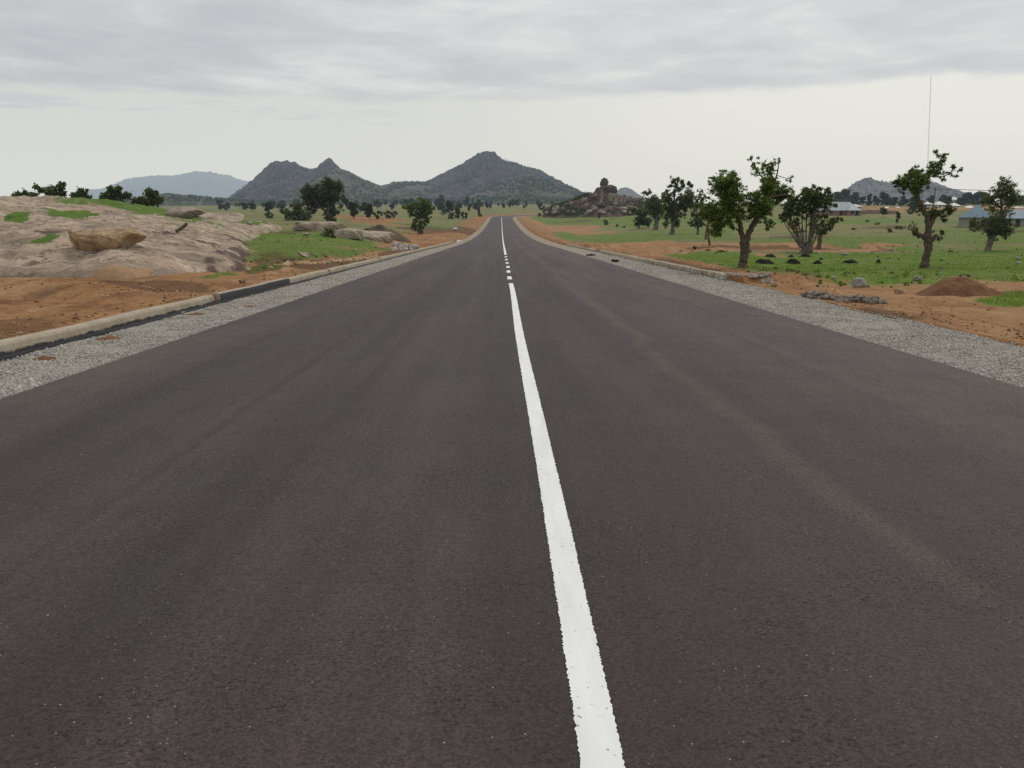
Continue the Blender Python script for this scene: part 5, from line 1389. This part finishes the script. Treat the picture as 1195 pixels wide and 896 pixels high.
def pole(P, label):
    root = empty('utility_pole', P); tag(root, label, 'pole')
    mb = MB(); mb.tube(np.array([[0, 0, -.4], [.03, 0, 5], [.05, 0, PH]]), [.22, .19, .15], 8); mb.build('post', M['pole'], root, True)
    mb = MB(); mb.box(-.95, .95, -.19, -.10, PH - .75, PH - .6); mb.build('crossarm', M['pole'], root)
    for x in (-.85, .85):
        mb = MB(); mb.tube(np.array([[x, -.145, PH - .605], [x, -.145, PH - .5], [x, -.145, PH - .36]]), [.04, .06, .03], 7); mb.build('insulator', M['steel'], root)


pole(PA, 'wooden utility pole standing behind the crown of the leaning tree'); pole(PB, 'wooden utility pole at the far right end of the wires')
for x, lab in ((-.85, 'left wire of the pair leading right from the utility pole'), (.85, 'right wire of the pair leading right from the utility pole')):
    a = PA + np.array([x, -.145, PH - .36]); b = PB + np.array([x, -.145, PH - .36]); t = np.linspace(0, 1, 24)
    P = a[None] * (1 - t[:, None]) + b[None] * t[:, None]; P[:, 2] -= 4 * .8 * t * (1 - t)
    mb = MB(); mb.tube(P - a, np.full(24, .06), 5); tag(mb.build('overhead_wire', M['wire'], None, True, a), lab, 'wire')

Ym = 760.0; MP = at_depth(1080.5, 242, Ym); MP[2] = zground(MP[0], MP[1])
MQ = at_depth(1086.4, 88, Ym); MT = MQ[2] - MP[2]
root = empty('radio_mast', MP); root.rotation_euler = (0, math.atan2(MQ[0] - MP[0], MT), 0); tag(root, 'very tall thin guyed radio mast rising behind the leaning tree', 'mast')
mb = MB(); wm = .42
tri = [(math.cos(a) * wm, math.sin(a) * wm) for a in (PI / 2, PI / 2 + 2.094, PI / 2 + 4.189)]
for (x, y) in tri: mb.tube(np.array([[x, y, 0], [x, y, MT * .5], [x, y, MT]]), [.055, .055, .05], 5)
zz_ = np.arange(0, MT - 2, 2.0)
for i, z0 in enumerate(zz_):
    for q in range(3):
        a, b = tri[q], tri[(q + 1) % 3]
        if i % 2: a, b = b, a
        mb.tube(np.array([[a[0], a[1], z0], [.5 * (a[0] + b[0]), .5 * (a[1] + b[1]), z0 + 1], [b[0], b[1], z0 + 2]]), [.03] * 3, 4, 0, False)
mb.build('lattice', M['steel'], root)
for z0 in (.33, .62, .92):
    for q in range(3):
        a = PI / 2 + q * 2.094; mb = MB()
        mb.tube(np.array([[math.cos(a) * wm, math.sin(a) * wm, MT * z0], [math.cos(a) * 24, math.sin(a) * 24, MT * z0 * .49], [math.cos(a) * 48, math.sin(a) * 48, -1.0]]), [.009] * 3, 4, 0, False)
        mb.build('guy_wire', M['steel'], root)

# ---------------------------------------------------------------- grass blades
def grass():
    r = np.random.default_rng(6); n = 420000
    A = np.concatenate([r.uniform(-.62, -.12, n // 2), r.uniform(.10, .75, n // 2)]); Y = np.exp(r.uniform(math.log(14), math.log(135), n)); X = A * Y
    z1, _ = zones(X, Y); k = r.random(n) < sst(.42, .85, z1[:, 1]) * (.95 - .75 * _[:, 1])
    rs = poly_sd(X, Y, RP); k &= rs < .5
    X, Y = X[k], Y[k]; m = len(X)
    P = np.stack([X, Y, zground(X, Y) - .01], -1)
    h = r.uniform(.02, .065, m) * (1 + 1.5 * (r.random(m) < .04)) ; a = r.uniform(0, 2 * PI, m); w_ = .012 + Y * .00022
    dx = np.stack([np.cos(a) * w_, np.sin(a) * w_, 0 * a], -1); lean = np.stack([r.normal(0, .35, m) * h, r.normal(0, .35, m) * h, h], -1)
    V = np.stack([P - dx, P + dx, P + lean], 1).reshape(-1, 3)
    tag(mk('grass', V, np.arange(3 * m).reshape(m, 3), M['grass']), kind='stuff')
    return m


M['grass'] = m_leaf('grass_blade', (.085, .150, .018), (.150, .235, .034), (.30, .31, .10), .4)
print('grass blades', grass())

def clods_and_weeds():
    t = NT('clod'); t.principled(t.ramp(t.island(), [(0, (.10, .052, .028)), (.5, (.22, .125, .065)), (.85, (.33, .22, .13)), (1, (.42, .36, .28))]), .95, None, .1)
    r = np.random.default_rng(12); n = 60000
    A = np.concatenate([r.uniform(-1.0, -.16, n // 2), r.uniform(.13, .95, n // 2)]); Y = np.exp(r.uniform(math.log(8.5), math.log(75), n)); X = A * Y
    sd = road_sd(X, Y); off = np.where(sd < 0, -(sd + XC - KL), sd + XC - KR); z1, _ = zones(X, Y)
    k = (off > .35) & (r.random(n) < (.10 + .9 * sst(.50, .72, fbm(X * .5, Y * .3, 4, 301)) + .6 * (1 - sst(.4, 1.6, off))) * z1[:, 0]) & (poly_sd(X, Y, RP) < 1.0) & (z1[:, 1] < .6)
    X, Y = X[k], Y[k]; R = .008 + .035 * r.random(len(X)) ** 4 + .0003 * Y
    tag(stones('soil_clods', np.stack([X, Y, zground(X, Y) + R * .25], -1), R, t.m, 14), kind='stuff')
    n = 26000
    A = np.concatenate([r.uniform(-.75, -.13, n // 2), r.uniform(.11, .85, n // 2)]); Y = np.exp(r.uniform(math.log(13), math.log(160), n)); X = A * Y
    sd = road_sd(X, Y); off = np.where(sd < 0, -(sd + XC - KL), sd + XC - KR); z1, _ = zones(X, Y)
    edge = np.exp(-((z1[:, 1] - .45) / .22) ** 2)
    k = (off > .5) & (Y > 24) & (r.random(n) < (.006 + .16 * edge + .012 * z1[:, 1]) * (.3 + 1.4 * sst(.45, .65, fbm(X * .2, Y * .15, 3, 311)))) & (poly_sd(X, Y, RP) < .3)
    X, Y = X[k], Y[k]; R = r.uniform(.04, .15, len(X)) * (1 + .005 * Y)
    C = np.stack([X, Y, zground(X, Y) + R * .35], -1); h = r.random(len(X)) < .35
    tag(leaf_cloud_obj('weeds', C[~h], R[~h], 16, .05, M['leaf_fresh'], 15), kind='stuff')
    tag(leaf_cloud_obj('dry_weeds', C[h], R[h], 14, .05, M['leaf_brown'], 16), kind='stuff')
    print('clods, weeds', len(R))


clods_and_weeds()

# ---------------------------------------------------------------- haze in the air
def haze():
    """air that dims what lies behind it and adds its own pale light, blue light most"""
    t = NT('haze_air')
    ab = [HAZE * v for v in (.80, 1.0, 1.30)]; m = max(ab)
    a = t.n('ShaderNodeVolumeAbsorption', {'Color': tuple(1 - v / m for v in ab), 'Density': m}).outputs[0]
    L = (.70, .71, .67)
    e = t.n('ShaderNodeEmission', {'Color': tuple(v / m * l for v, l in zip(ab, L)), 'Strength': m}).outputs[0]
    t.t.links.new(t.n('ShaderNodeAddShader', {0: a, 1: e}).outputs[0], t.out.inputs['Volume'])
    mb = MB(); mb.box(-16000, 16000, -3000, 20000, -60, 900)
    tag(mb.build('haze', t.m), kind='structure')


HAZE = 6.0e-5
haze()
